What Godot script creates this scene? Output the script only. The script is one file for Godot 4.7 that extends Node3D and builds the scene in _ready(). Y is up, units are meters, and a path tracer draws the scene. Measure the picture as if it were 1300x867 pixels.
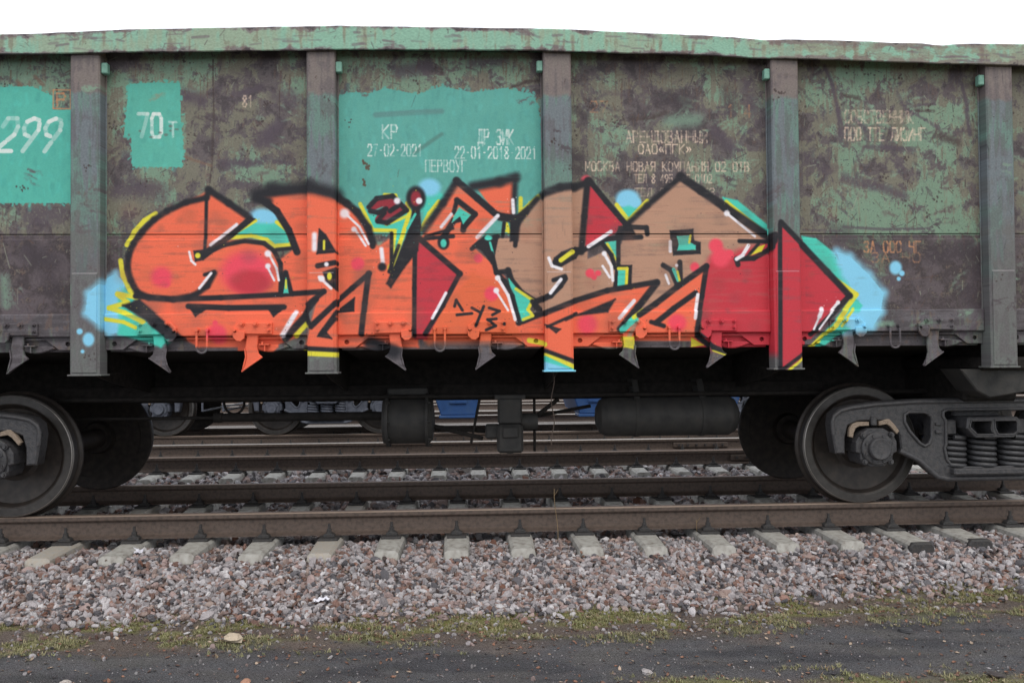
extends Node3D
# A weathered gondola wagon with graffiti standing on a ballasted track. Metres, y = 0 at the rail heads, x along the track, the wagon's centre at x = 0, z = 0.

const GAIN := 0.95          # colours were read off the photograph at about this much light on the wagon's side
const POSTS := [-5.82, -4.17, -2.517, -0.862, 0.845, 2.535, 4.172, 5.82]
const SIDE_X0 := -4.3
const SIDE_Y1 := 3.56
const PPM := 230.0
const SLEEPER := 0.504

var M := {}
var rng := RandomNumberGenerator.new()
var gnoise := FastNoiseLite.new()
var gnoise2 := FastNoiseLite.new()

# ------------------------------------------------------------------ mesh builder
class MB:
	var P := PackedVector3Array()
	var N := PackedVector3Array()
	var U := PackedVector2Array()
	var C := PackedColorArray()
	var map := Vector4(0, 0, 1, 1)      # planar paint coordinates: u = (x - map.x) / map.z, v = (map.y - y) / map.w
	func tri(a: Vector3, b: Vector3, c: Vector3, na: Vector3, nb: Vector3, nc: Vector3):
		if (b - a).cross(c - a).dot(na + nb + nc) > 0.0:
			var t := b; b = c; c = t
			t = nb; nb = nc; nc = t
		P.append(a); P.append(b); P.append(c)
		N.append(na); N.append(nb); N.append(nc)
		for p in [a, b, c]:
			U.append(Vector2((p.x - map.x) / map.z, (map.y - p.y) / map.w))
	func quad(a: Vector3, b: Vector3, c: Vector3, d: Vector3, n: Vector3):
		tri(a, b, c, n, n, n); tri(a, c, d, n, n, n)
	func sq(a: Vector3, b: Vector3, c: Vector3, d: Vector3, na: Vector3, nb: Vector3, nc: Vector3, nd: Vector3):
		tri(a, b, c, na, nb, nc); tri(a, c, d, na, nc, nd)
	func face(pts: Array, mid: Vector3):     # flat convex face turned away from mid
		var n: Vector3 = (pts[1] - pts[0]).cross(pts[2] - pts[0]).normalized()
		if n.dot(pts[0] - mid) < 0: n = -n
		for i in range(1, pts.size() - 1): tri(pts[0], pts[i], pts[i + 1], n, n, n)
	func box(c: Vector3, s: Vector3, b := 0.004, xf := Transform3D.IDENTITY):
		var h := s * 0.5
		b = minf(b, minf(h.x, minf(h.y, h.z)) * 0.6)
		var T := func(v: Vector3) -> Vector3: return xf * (c + v)
		var mid: Vector3 = T.call(Vector3.ZERO)
		for ax in 3:
			var u := (ax + 1) % 3
			var w := (ax + 2) % 3
			for sg in [-1.0, 1.0]:
				var f := []
				for k in [[-1, -1], [1, -1], [1, 1], [-1, 1]]:
					var v := Vector3.ZERO
					v[ax] = sg * h[ax]; v[u] = k[0] * (h[u] - b); v[w] = k[1] * (h[w] - b)
					f.append(T.call(v))
				face(f, mid)
			if b > 0:
				for s1 in [-1.0, 1.0]:
					for s2 in [-1.0, 1.0]:
						var f := []
						for e in [-1.0, 1.0]:
							var v := Vector3.ZERO
							v[ax] = e * (h[ax] - b); v[u] = s1 * h[u]; v[w] = s2 * (h[w] - b)
							f.append(T.call(v))
						for e in [1.0, -1.0]:
							var v := Vector3.ZERO
							v[ax] = e * (h[ax] - b); v[u] = s1 * (h[u] - b); v[w] = s2 * h[w]
							f.append(T.call(v))
						face(f, mid)
		if b > 0:
			for sx in [-1.0, 1.0]:
				for sy in [-1.0, 1.0]:
					for sz in [-1.0, 1.0]:
						face([T.call(Vector3(sx * h.x, sy * (h.y - b), sz * (h.z - b))), T.call(Vector3(sx * (h.x - b), sy * h.y, sz * (h.z - b))), T.call(Vector3(sx * (h.x - b), sy * (h.y - b), sz * h.z))], mid)
	func beam(a: Vector3, b: Vector3, w: float, h: float, bev := 0.004):   # a bar from a to b
		var d := (b - a).normalized()
		var up := Vector3.UP if absf(d.y) < 0.9 else Vector3.BACK
		var s := d.cross(up).normalized()
		box(Vector3.ZERO, Vector3((b - a).length(), h, w), bev, Transform3D(Basis(d, s.cross(d), s), (a + b) * 0.5))
	func inset(poly: PackedVector2Array, e: float) -> PackedVector2Array:
		var o := PackedVector2Array()
		var n := poly.size()
		var ccw := area(poly) > 0
		for i in n:
			var d0 := (poly[i] - poly[(i + n - 1) % n]).normalized()
			var d1 := (poly[(i + 1) % n] - poly[i]).normalized()
			var n0 := Vector2(-d0.y, d0.x); var n1 := Vector2(-d1.y, d1.x)
			var m := (n0 + n1)
			m = m / maxf(0.5, m.length_squared() * 0.5)
			o.append(poly[i] + m * (e if ccw else -e))
		return o
	func area(p: PackedVector2Array) -> float:
		var a := 0.0
		for i in p.size(): a += p[i].cross(p[(i + 1) % p.size()])
		return a
	func wall(poly: PackedVector2Array, q: PackedVector2Array, z0: float, z1: float, smooth := false, hole := false):   # ring of faces between two outlines
		var n := poly.size()
		var sg := 1.0 if (area(poly) > 0) != hole else -1.0
		for i in n:
			var j := (i + 1) % n
			var d := poly[j] - poly[i]
			var nn := Vector3(d.y, -d.x, 0) * sg
			var sl := (poly[i] - q[i]).length()
			nn = nn.normalized()
			if sl > 1e-5: nn = (nn + Vector3(0, 0, signf(z1 - z0))).normalized()
			var na := nn; var nb := nn
			if smooth:
				var dp := poly[i] - poly[(i + n - 1) % n]
				var dn := poly[(j + 1) % n] - poly[j]
				na = (nn + (Vector3(dp.y, -dp.x, 0) * sg).normalized()).normalized()
				nb = (nn + (Vector3(dn.y, -dn.x, 0) * sg).normalized()).normalized()
			sq(Vector3(poly[i].x, poly[i].y, z0), Vector3(poly[j].x, poly[j].y, z0), Vector3(q[j].x, q[j].y, z1), Vector3(q[i].x, q[i].y, z1), na, nb, nb, na)
	func prism(pts: Array, z0: float, z1: float, bev := 0.003, holes := [], smooth := false):
		var poly := PackedVector2Array(pts)
		var f := inset(poly, bev) if bev > 0 else poly
		wall(poly, poly, z0, z1 - bev, smooth)
		if bev > 0: wall(poly, f, z1 - bev, z1)
		var all := f.duplicate()
		for hh in holes:
			var hp := PackedVector2Array(hh)
			var hf := inset(hp, -bev) if bev > 0 else hp
			wall(hp, hp, z0, z1 - bev, smooth, true)
			if bev > 0: wall(hp, hf, z1 - bev, z1, false, true)
			if (area(hf) > 0) == (area(all) > 0): hf.reverse()
			var bi := 0; var bj := 0; var best := 1e9
			for i in all.size():
				for j in hf.size():
					var d := all[i].distance_squared_to(hf[j])
					if d < best: best = d; bi = i; bj = j
			var m := PackedVector2Array()
			for i in bi + 1: m.append(all[i])
			for k in hf.size() + 1: m.append(hf[(bj + k) % hf.size()])
			for i in range(bi, all.size()): m.append(all[i])
			all = m
		var t := Geometry2D.triangulate_polygon(all)
		for i in range(0, t.size(), 3):
			var a := all[t[i]]; var b := all[t[i + 1]]; var c := all[t[i + 2]]
			tri(Vector3(a.x, a.y, z1), Vector3(b.x, b.y, z1), Vector3(c.x, c.y, z1), Vector3.BACK, Vector3.BACK, Vector3.BACK)
			tri(Vector3(a.x, a.y, z0), Vector3(b.x, b.y, z0), Vector3(c.x, c.y, z0), Vector3.FORWARD, Vector3.FORWARD, Vector3.FORWARD)
	func ring(a: Vector3, d: Vector3, r: float, seg: int, turn := 0.0) -> Array:
		var up := Vector3.UP if absf(d.y) < 0.9 else Vector3.RIGHT
		var s := d.cross(up).normalized()
		var t := s.cross(d)
		var o := []
		for i in seg:
			var g := TAU * i / seg + turn
			o.append([a + (s * cos(g) + t * sin(g)) * r, s * cos(g) + t * sin(g)])
		return o
	func cyl(a: Vector3, b: Vector3, r0: float, r1: float, seg := 16, caps := true, flat := false):
		var d := (b - a).normalized()
		var A := ring(a, d, r0, seg); var B := ring(b, d, r1, seg)
		for i in seg:
			var j := (i + 1) % seg
			var n0: Vector3 = A[i][1]; var n1: Vector3 = A[j][1]
			if flat: n0 = (n0 + n1).normalized(); n1 = n0
			sq(A[i][0], A[j][0], B[j][0], B[i][0], n0, n1, n1, n0)
			if caps:
				tri(a, A[i][0], A[j][0], -d, -d, -d); tri(b, B[i][0], B[j][0], d, d, d)
	func lathe(o: Vector3, d: Vector3, prof: Array, seg := 40):     # prof: [radius, distance along d]
		var R := ring(Vector3.ZERO, d, 1.0, seg)
		for k in prof.size() - 1:
			var p: Array = prof[k]; var q: Array = prof[k + 1]
			var dr: float = q[0] - p[0]; var dz: float = q[1] - p[1]
			for i in seg:
				var j := (i + 1) % seg
				var e0: Vector3 = R[i][1]; var e1: Vector3 = R[j][1]
				var n0 := (e0 * dz - d * dr).normalized(); var n1 := (e1 * dz - d * dr).normalized()
				sq(o + e0 * p[0] + d * p[1], o + e1 * p[0] + d * p[1], o + e1 * q[0] + d * q[1], o + e0 * q[0] + d * q[1], n0, n1, n1, n0)
	func tube(pts: Array, r: float, seg := 8, closed := false):
		var n := pts.size()
		var up := Vector3(0.123, 0.345, 0.93).normalized()
		var prev := []
		var first := []
		for i in n:
			var d: Vector3
			if closed: d = pts[(i + 1) % n] - pts[(i + n - 1) % n]
			else: d = pts[mini(i + 1, n - 1)] - pts[maxi(i - 1, 0)]
			d = d.normalized()
			var s := d.cross(up)
			if s.length() < 0.05: s = d.cross(Vector3.RIGHT)
			s = s.normalized()
			var t := s.cross(d)
			up = t
			var cur := []
			for k in seg:
				var g := TAU * k / seg
				var e := s * cos(g) + t * sin(g)
				cur.append([pts[i] + e * r, e])
			if i > 0: _link(prev, cur, seg)
			else: first = cur
			prev = cur
			if not closed and (i == 0 or i == n - 1):
				var dd := -d if i == 0 else d
				for k in seg: tri(pts[i], cur[k][0], cur[(k + 1) % seg][0], dd, dd, dd)
		if closed: _link(prev, first, seg)
	func _link(A: Array, B: Array, seg: int):
		for k in seg:
			var j := (k + 1) % seg
			sq(A[k][0], A[j][0], B[j][0], B[k][0], A[k][1], A[j][1], B[j][1], B[k][1])
	func mesh() -> ArrayMesh:
		var a := []
		a.resize(Mesh.ARRAY_MAX)
		a[Mesh.ARRAY_VERTEX] = P; a[Mesh.ARRAY_NORMAL] = N; a[Mesh.ARRAY_TEX_UV] = U
		if C.size() == P.size(): a[Mesh.ARRAY_COLOR] = C
		var m := ArrayMesh.new()
		m.add_surface_from_arrays(Mesh.PRIMITIVE_TRIANGLES, a)
		return m

func mb(map := Vector4(0, 0, 1, 1)) -> MB:
	var b := MB.new()
	b.map = map
	return b

func put(called: String, b, mat: Material, parent: Node = self) -> MeshInstance3D:
	var o := MeshInstance3D.new()
	o.name = called
	o.mesh = b.mesh() if b is MB else b
	o.material_override = mat
	parent.add_child(o, true)
	return o

var taken := {}
func numbered(called: String) -> String:
	var n: int = taken.get(called, 0)
	taken[called] = n + 1
	return called if n == 0 else "%s_%03d" % [called, n]

func thing(called: String, label: String, category: String, at := Vector3.ZERO, group := "") -> Node3D:
	var o := Node3D.new()
	o.name = numbered(called)
	add_child(o, true)
	o.position = at
	tag(o, label, category, group)
	return o

func solo(called: String, b, mat: Material, label: String, category: String, at := Vector3.ZERO, group := "") -> MeshInstance3D:
	var o := put(numbered(called), b, mat)
	o.position = at
	tag(o, label, category, group)
	return o

func tag(o: Node, label: String, category: String, group := "", kind := ""):
	o.set_meta("label", label)
	o.set_meta("category", category)
	if group: o.set_meta("group", group)
	if kind: o.set_meta("kind", kind)

func part(called: String, parent: Node) -> Node3D:
	var o := Node3D.new()
	o.name = called
	parent.add_child(o, true)
	return o

# ------------------------------------------------------------------ textures and materials
func nimg(sd: int, freq: float, w: int, h: int, sx := 1, sy := 1, oct := 3, warp := 0.0) -> PackedByteArray:
	var n := FastNoiseLite.new()
	n.seed = sd; n.frequency = freq; n.fractal_octaves = oct
	if warp > 0.0:
		n.fractal_gain = 0.58
		n.domain_warp_enabled = true; n.domain_warp_amplitude = warp; n.domain_warp_frequency = 0.02; n.domain_warp_fractal_octaves = 3
	var im := n.get_image(maxi(4, w / sx), maxi(4, h / sy))
	if sx > 1 or sy > 1: im.resize(w, h, Image.INTERPOLATE_CUBIC)
	im.convert(Image.FORMAT_L8)
	return im.get_data()

func ramp_tex(sd: int, freq: float, cols: Array, size := 512, fine := 0.12, oct := 4) -> ImageTexture:
	# seamless tone texture: colours (linear) spread along a noise value, with fine grain
	var n := FastNoiseLite.new()
	n.seed = sd; n.frequency = freq; n.fractal_octaves = oct
	var im := n.get_seamless_image(size, size)
	im.convert(Image.FORMAT_L8)
	var n2 := FastNoiseLite.new()
	n2.seed = sd + 7; n2.frequency = 0.35; n2.fractal_octaves = 2
	var im2 := n2.get_seamless_image(size, size)
	im2.convert(Image.FORMAT_L8)
	var A := im.get_data(); var B := im2.get_data()
	var lut := []
	for i in 256:
		var t := i / 255.0 * (cols.size() - 1)
		var k := mini(int(t), cols.size() - 2)
		lut.append((cols[k] as Color).lerp(cols[k + 1], t - k))
	var out := PackedByteArray()
	out.resize(size * size * 3)
	for i in size * size:
		var c: Color = lut[A[i]]
		var g := 1.0 + fine * (B[i] / 127.5 - 1.0) * 2.0
		c = Color(c.r * g, c.g * g, c.b * g).linear_to_srgb()
		out[i * 3] = clampi(int(c.r * 255), 0, 255); out[i * 3 + 1] = clampi(int(c.g * 255), 0, 255); out[i * 3 + 2] = clampi(int(c.b * 255), 0, 255)
	return ImageTexture.create_from_image(Image.create_from_data(size, size, false, Image.FORMAT_RGB8, out))

func bump_tex(sd: int, freq: float, size := 512, oct := 4) -> ImageTexture:
	var n := FastNoiseLite.new()
	n.seed = sd; n.frequency = freq; n.fractal_octaves = oct
	var im := n.get_seamless_image(size, size)
	im.convert(Image.FORMAT_L8)
	return ImageTexture.create_from_image(im)

func tri_mat(tex: Texture2D, scale: float, rough: float, metal := 0.0, height: Texture2D = null, hs := 0.0, spec := 0.5) -> StandardMaterial3D:
	var m := StandardMaterial3D.new()
	m.albedo_texture = tex
	m.uv1_triplanar = true
	m.uv1_world_triplanar = true
	m.uv1_scale = Vector3.ONE * scale
	m.roughness = rough
	m.metallic = metal
	m.metallic_specular = spec
	if height:
		m.heightmap_enabled = true
		m.heightmap_texture = height
		m.heightmap_scale = hs
	return m

func L(r: float, g: float, b: float) -> Color: return Color(r, g, b)

func make_materials():
	var rough_bump := bump_tex(5, 0.05)
	M.grime = tri_mat(ramp_tex(11, 0.02, [L(.010, .009, .009), L(.02, .018, .017), L(.03, .026, .024)]), 1.1, 0.85, 0.0, rough_bump, 0.15, 0.3)
	M.tank = tri_mat(ramp_tex(12, 0.015, [L(.024, .024, .025), L(.04, .039, .038), L(.052, .048, .045)]), 1.0, 0.62, 0.0, rough_bump, 0.1, 0.4)
	M.bogie = tri_mat(ramp_tex(13, 0.02, [L(.026, .026, .029), L(.044, .044, .049), L(.064, .062, .066), L(.056, .044, .038)]), 2.2, 0.52, 0.0, rough_bump, 0.2, 0.5)
	M.spring = tri_mat(ramp_tex(14, 0.03, [L(.04, .04, .045), L(.075, .075, .08)]), 2.0, 0.42, 0.2)
	M.wheel = tri_mat(ramp_tex(15, 0.02, [L(.016, .013, .012), L(.032, .026, .023), L(.056, .042, .035)]), 1.2, 0.5, 0.15, rough_bump, 0.08)
	M.tread = tri_mat(ramp_tex(16, 0.02, [L(.034, .031, .030), L(.05, .046, .044), L(.065, .06, .057)]), 1.2, 0.45, 0.2)
	M.pad = tri_mat(ramp_tex(17, 0.05, [L(.09, .07, .058), L(.24, .18, .135), L(.34, .27, .21), L(.16, .125, .10)]), 3.5, 0.85)
	M.rail = tri_mat(ramp_tex(18, 0.03, [L(.042, .031, .026), L(.078, .057, .047), L(.105, .075, .061), L(.066, .053, .048)]), 1.3, 0.7, 0.0, rough_bump, 0.12)
	M.rail_top = tri_mat(ramp_tex(19, 0.03, [L(.20, .15, .12), L(.27, .205, .165)]), 1.3, 0.5, 0.3)
	M.rail_shiny = tri_mat(ramp_tex(20, 0.03, [L(.26, .245, .235), L(.36, .34, .325)]), 1.3, 0.42, 0.6)
	M.clip = tri_mat(ramp_tex(21, 0.04, [L(.018, .018, .02), L(.035, .034, .035), L(.055, .045, .04)]), 2.0, 0.7, 0.0, rough_bump, 0.2)
	M.concrete = tri_mat(ramp_tex(22, 0.018, [L(.16, .14, .12), L(.30, .285, .265), L(.37, .36, .335), L(.42, .415, .395), L(.33, .285, .235)], 512, 0.08), 1.4, 0.9, 0.0, rough_bump, 0.15, 0.3)
	M.bluegrey = tri_mat(ramp_tex(23, 0.02, [L(.05, .057, .078), L(.08, .09, .12), L(.11, .122, .155)]), 1.0, 0.6, 0.0, rough_bump, 0.2)
	M.blue = tri_mat(ramp_tex(24, 0.01, [L(.012, .05, .16), L(.018, .07, .22), L(.03, .08, .2)]), 0.6, 0.5)
	M.paint = StandardMaterial3D.new()

func stone_mat() -> StandardMaterial3D:
	var m := tri_mat(ramp_tex(31, 0.06, [L(.55, .53, .52), L(.85, .84, .83), L(1, 1, 1)], 256, 0.16), 5.0, 0.85, 0.0, null, 0.0, 0.35)
	m.vertex_color_use_as_albedo = true
	return m

# ------------------------------------------------------------------ paint on the wagon side
const PAL := [[33, 33, 40], [240, 111, 80], [228, 108, 70], [184, 142, 120], [198, 56, 70], [150, 44, 58], [238, 76, 96], [228, 218, 64], [76, 206, 186], [136, 208, 240], [242, 238, 248]]
# what was sprayed, in order: [kind, colour, radius or softness ..., points]; 0 = filled outline, 1 = stroke, 2 = round spot; metres on the wagon side
const GRAFFITI := [
	[0,9,0.0402,[-2.536,1.704,-2.443,1.783,-2.338,1.845,-2.277,1.771,-2.288,1.421,-2.376,1.41,-2.448,1.467,-2.553,1.558]],
	[0,8,0.0172,[-2.321,1.76,-2.199,1.669,-2.266,1.59,-2.127,1.499,-1.955,1.373,-2.016,1.317,-2.31,1.409]],
	[2,9,0.0747,0.0747,0.046,[-2.431,1.625]],
	[2,9,0.0575,0.0575,0.046,[-2.365,1.738]],
	[2,9,0.046,0.046,0.046,[-2.475,1.58]],
	[2,9,0.0575,0.0575,0.046,[-2.376,1.5]],
	[2,9,0.0172,0.0172,0.0115,[-2.591,1.434]],
	[2,9,0.0345,0.046,0.0172,[-2.53,1.377]],
	[2,9,0.0086,0.0086,0.0115,[-2.571,1.293]],
	[0,8,0.0172,[-1.558,2.093,-1.356,2.225,-1.238,2.259,-1.148,2.179,-1.075,2.053,-1.199,2.03,-1.289,2.087,-1.429,2.11]],
	[2,9,0.0805,0.0402,0.0345,[-1.305,2.259]],
	[2,9,0.0517,0.0345,0.0287,[-1.243,2.248]],
	[0,8,0.0172,[-0.58,2.323,-0.506,2.179,-0.369,2.156,-0.382,1.867,-0.197,2.283,-0.036,2.329,0.022,2.398,-0.092,2.485,-0.179,2.329,-0.352,2.294,-0.523,2.254]],
	[0,8,0.0172,[-0.152,2.155,-0.122,2.329,-0.007,2.369,-0.03,2.329]],
	[2,9,0.0747,0.0517,0.0345,[-0.092,2.468]],
	[2,8,0.0632,0.0517,0.023,[1.383,2.301]],
	[2,9,0.0862,0.0517,0.0287,[1.373,2.394]],
	[2,9,0.0402,0.0345,0.0172,[1.331,2.365]],
	[2,9,0.0402,0.0345,0.0172,[1.431,2.359]],
	[0,8,0.0115,[2.089,2.395,2.196,2.372,2.32,2.272,2.462,2.16,2.461,2.101,2.407,2.118,2.118,2.342]],
	[0,8,0.0115,[2.689,2.106,2.79,2.088,2.927,1.976,2.997,1.857,3.085,1.668,2.918,1.775,2.699,2.012]],
	[0,9,0.0517,[2.945,1.988,3.047,1.952,3.19,1.815,3.303,1.679,3.276,1.537,3.201,1.419,3.056,1.408,2.984,1.397,3.09,1.632,3.009,1.816]],
	[2,9,0.0517,0.0517,0.046,[3.064,1.839]],
	[2,9,0.0632,0.0632,0.046,[3.158,1.703]],
	[2,9,0.0632,0.0632,0.046,[3.192,1.561]],
	[2,9,0.0575,0.0575,0.046,[3.13,1.467]],
	[2,9,0.0345,0.0345,0.046,[3.004,1.911]],
	[0,8,0.0115,[3.073,1.656,3.132,1.585,3.02,1.408,2.813,1.268,2.766,1.304]],
	[2,9,0.092,0.0575,0.0345,[3.075,1.467]],
	[2,9,0.0402,0.046,0.023,[3.397,1.868]],
	[2,9,0.0172,0.0172,0.0115,[3.445,1.826]],
	[2,9,0.0115,0.0115,0.0115,[3.42,1.785]],
	[0,1,0.0144,[-1.681,2.436,-1.418,2.248,-1.508,2.156,-1.575,2.076,-1.429,2.082,-1.283,2.065,-1.21,2.002,-1.171,1.91,-1.16,1.801,-1.172,1.698,-0.866,1.72,-0.974,1.629,-0.992,1.538,-1.06,1.378,-1.263,1.311,-1.766,1.315,-1.889,1.384,-2.166,1.64,-2.222,1.782,-2.26,1.884,-2.255,1.969,-2.211,2.06,-2.15,2.145,-2.066,2.231,-1.977,2.293,-1.838,2.356]],
	[0,1,0.0115,[-1.486,1.54,-1.234,1.539,-1.195,1.311,-1.386,1.107,-1.487,1.12]],
	[0,1,0.0172,[-1.311,2.397,-1.203,2.42,-0.971,2.432,-0.739,2.363,-0.603,2.265,-0.518,2.081,-0.467,2.029,-0.353,2.109,-0.394,1.85,-0.354,1.764,-0.21,1.994,-0.186,1.303,-0.992,1.309,-0.895,1.697,-1.149,1.687,-1.171,1.938,-1.08,2.007,-1.114,2.145,-1.198,2.288]],
	[0,1,0.0115,[0.109,2.509,0.402,2.254,0.216,2.034,0.359,1.906,0.451,1.807,0.552,1.477,0.574,1.343,-0.14,1.349,0.128,1.826,-0.158,2.092]],
	[0,1,0.0115,[0.271,2.451,0.52,2.516,0.518,2.248,0.414,2.248]],
	[0,2,0.046,[-0.041,1.532,-0.1,1.348,0.563,1.344,0.535,1.5,0.392,1.761,0.22,1.819]],
	[0,4,0.0115,[-0.181,2.092,0.128,1.826,-0.122,1.36,-0.202,1.361]],
	[0,3,0.0115,[0.378,2.091,0.528,2.091,0.582,2.225,0.658,2.329,0.758,2.411,0.957,2.452,1.086,2.482,1.063,1.933,1.328,2.049,1.341,2.166,1.758,2.542,2.188,2.242,2.484,2.089,2.473,1.33,0.795,1.342,0.737,1.412,0.681,1.615,0.565,1.644,0.48,1.848,0.393,1.865]],
	[0,1,0.0115,[0.54,1.459,0.797,1.562,1.207,1.7,1.577,1.762,1.452,1.628,1.319,1.292,0.609,1.297]],
	[0,1,0.0086,[0.738,1.539,0.978,1.631,0.973,1.178,0.736,1.273]],
	[0,4,0.0517,[1.945,1.843,2.005,1.931,2.214,1.977,2.502,2.089,2.49,1.253,1.884,1.287]],
	[0,1,0.0086,[1.951,1.872,1.688,1.686,1.451,1.512,1.378,1.338,1.885,1.334]],
	[0,4,0.0115,[1.086,2.499,1.353,2.184,1.052,2.003]],
	[0,4,0.0086,[2.528,2.177,2.705,2,2.693,1.211,2.512,1.106]],
	[0,4,0.0086,[2.681,2.012,3.036,1.656,2.743,1.34,2.671,1.34]],
	[0,8,0.0057,[0.742,1.25,0.967,1.155,0.967,1.091,0.74,1.094]],
	[0,9,0.0115,[0.741,1.192,0.967,1.126,0.967,1.086,0.74,1.088]],
	[2,6,0.1609,0.1264,0.0805,[-1.413,1.848]],
	[2,4,0.1494,0.069,0.046,[-1.385,1.779]],
	[2,6,0.0517,0.0517,0.0517,[-2.016,1.816]],
	[2,6,0.023,0.023,0.0172,[-1.983,1.77]],
	[2,6,0.0575,0.0575,0.0345,[-1.621,1.405]],
	[2,6,0.0144,0.0144,0.0115,[-1.632,1.484]],
	[2,6,0.0402,0.0402,0.023,[-0.616,1.908]],
	[2,6,0.0287,0.0287,0.0144,[0.261,1.947]],
	[2,6,0.046,0.046,0.023,[0.357,1.686]],
	[2,6,0.0287,0.0287,0.0144,[1.085,1.834]],
	[2,6,0.0201,0.0172,0.0115,[1.144,1.834]],
	[2,6,0.0172,0.0172,0.0115,[1.114,1.805]],
	[2,6,0.0517,0.0517,0.0517,[1.058,1.456]],
	[2,6,0.046,0.046,0.023,[2.03,2.036]],
	[2,6,0.0575,0.0575,0.0402,[2.065,1.948]],
	[2,6,0.0287,0.0287,0.0172,[1.868,1.878]],
	[2,6,0.0287,0.0287,0.0172,[2.131,1.972]],
	[2,6,0.0575,0.0517,0.0345,[1.727,1.464]],
	[2,6,0.023,0.023,0.0287,[1.063,2.523]],
	[1,7,0.0158,0.0069,[-2.061,2.276,-2.139,2.225,-2.211,2.145,-2.261,2.049]],
	[1,7,0.0158,0.0069,[-2.305,1.936,-2.288,1.828,-2.238,1.72,-2.188,1.675]],
	[1,7,0.0158,0.0069,[-2.327,1.698,-2.188,1.669]],
	[1,7,0.0158,0.0069,[-2.327,1.692,-2.255,1.635,-2.387,1.596,-2.277,1.562,-2.138,1.493]],
	[1,7,0.0129,0.0069,[-2.415,1.517,-2.277,1.494,-2.194,1.454]],
	[1,7,0.0115,0.0069,[-1.35,2.225,-1.558,2.099]],
	[1,7,0.0129,0.0069,[-1.553,2.099,-1.384,2.116,-1.272,2.087,-1.193,2.024]],
	[1,7,0.0144,0.0069,[-1.193,2.042,-1.08,2.047]],
	[1,7,0.0129,0.0069,[-1.198,2.213,-1.125,2.156,-1.075,2.047]],
	[1,7,0.0129,0.0069,[-0.597,2.346,-0.507,2.156,-0.347,2.15]],
	[1,7,0.0129,0.0069,[-0.347,2.15,-0.371,1.867]],
	[1,7,0.0144,0.0069,[-0.371,1.867,-0.237,2.283,-0.254,2.352]],
	[1,7,0.0101,0.0069,[-0.409,2.196,-0.249,2.259]],
	[1,7,0.0101,0.0069,[-0.42,2.415,-0.339,2.41,-0.317,2.352]],
	[1,7,0.0144,0.0069,[-0.152,2.161,-0.094,2.277,-0.024,2.364]],
	[2,7,0.023,0.023,0.0172,[-0.371,1.879]],
	[1,7,0.0144,0.0069,[0.577,2.388,0.576,2.283,0.711,2.405]],
	[1,7,0.0115,0.0069,[0.471,2.201,0.488,2.143]],
	[1,7,0.0115,0.0069,[0.512,2.201,0.517,2.149]],
	[1,7,0.0086,0.0069,[0.453,2.149,0.529,2.149]],
	[1,7,0.0144,0.0069,[1.29,2.342,1.377,2.225,1.52,2.371]],
	[1,7,0.0129,0.0069,[2.112,2.366,2.431,2.107]],
	[1,7,0.0172,0.0069,[2.912,1.793,3.091,1.668,2.918,1.438,2.754,1.281]],
	[1,7,0.0086,0.0069,[3.065,1.562,2.96,1.432]],
	[1,7,0.0101,0.0069,[0.537,1.72,0.658,1.638,0.623,1.569,0.657,1.522,0.587,1.494]],
	[1,7,0.0172,0.0069,[-0.975,1.48,-1.06,1.389]],
	[1,7,0.0172,0.0069,[-1.004,1.269,-0.772,1.256]],
	[1,7,0.0144,0.0069,[0.736,1.261,0.973,1.149]],
	[1,7,0.0086,0.0069,[2.559,1.106,2.705,1.222]],
	[1,7,0.0172,0.0069,[0.748,1.319,0.632,1.343]],
	[1,7,0.0115,0.0069,[1.997,1.263,2.115,1.221]],
	[1,0,0.0172,0.0172,[-1.676,2.448,-1.698,2.39,-1.843,2.356,-1.983,2.293,-2.072,2.231,-2.155,2.145,-2.216,2.055,-2.249,1.969,-2.255,1.879,-2.233,1.794,-2.188,1.709,-2.105,1.669,-1.933,1.656,-1.783,1.684,-1.693,1.752,-1.643,1.843]],
	[1,0,0.0115,0.0092,[-1.71,1.832,-1.643,1.854]],
	[1,0,0.0201,0.0172,[-1.687,2.448,-1.541,2.351,-1.395,2.248]],
	[1,0,0.0101,0.0092,[-1.698,2.373,-1.71,2.008]],
	[0,0,0.0086,[-1.788,2.003,-1.704,2.014,-1.474,2.185,-1.395,2.253,-1.356,2.236,-1.564,2.065,-1.721,1.94,-1.777,1.929]],
	[1,0,0.0144,0.0092,[-1.71,1.985,-1.57,2.048,-1.429,2.076,-1.289,2.059,-1.216,2.002,-1.171,1.91,-1.166,1.807,-1.172,1.698]],
	[1,0,0.0172,0.0092,[-2.199,1.68,-1.933,1.656,-1.598,1.666,-1.166,1.687,-0.861,1.708]],
	[1,0,0.0187,0.0092,[-1.827,1.605,-1.542,1.592,-1.149,1.596]],
	[0,0,0.0086,[-1.833,1.61,-1.699,1.587,-1.771,1.531]],
	[0,0,0.0086,[-1.262,1.585,-1.132,1.601,-1.217,1.527]],
	[0,0,0.0144,[-2.288,1.613,-2.172,1.652,-1.855,1.372,-1.966,1.373,-2.138,1.527]],
	[2,7,0.0172,0.0172,0.0086,[-1.76,1.971]],
	[1,0,0.0259,0.0575,[-1.344,2.42,-1.231,2.454,-0.971,2.466,-0.762,2.409]],
	[1,0,0.0172,0.023,[-1.316,2.414,-0.971,2.449,-0.762,2.397]],
	[1,0,0.023,0.0092,[-1.333,2.397,-1.198,2.294,-1.114,2.156,-1.052,1.995]],
	[1,0,0.0259,0.0287,[-1.344,2.385,-1.26,2.362]],
	[1,0,0.023,0.0172,[-0.779,2.403,-0.694,2.351,-0.62,2.288,-0.541,2.173,-0.507,2.058]],
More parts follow.
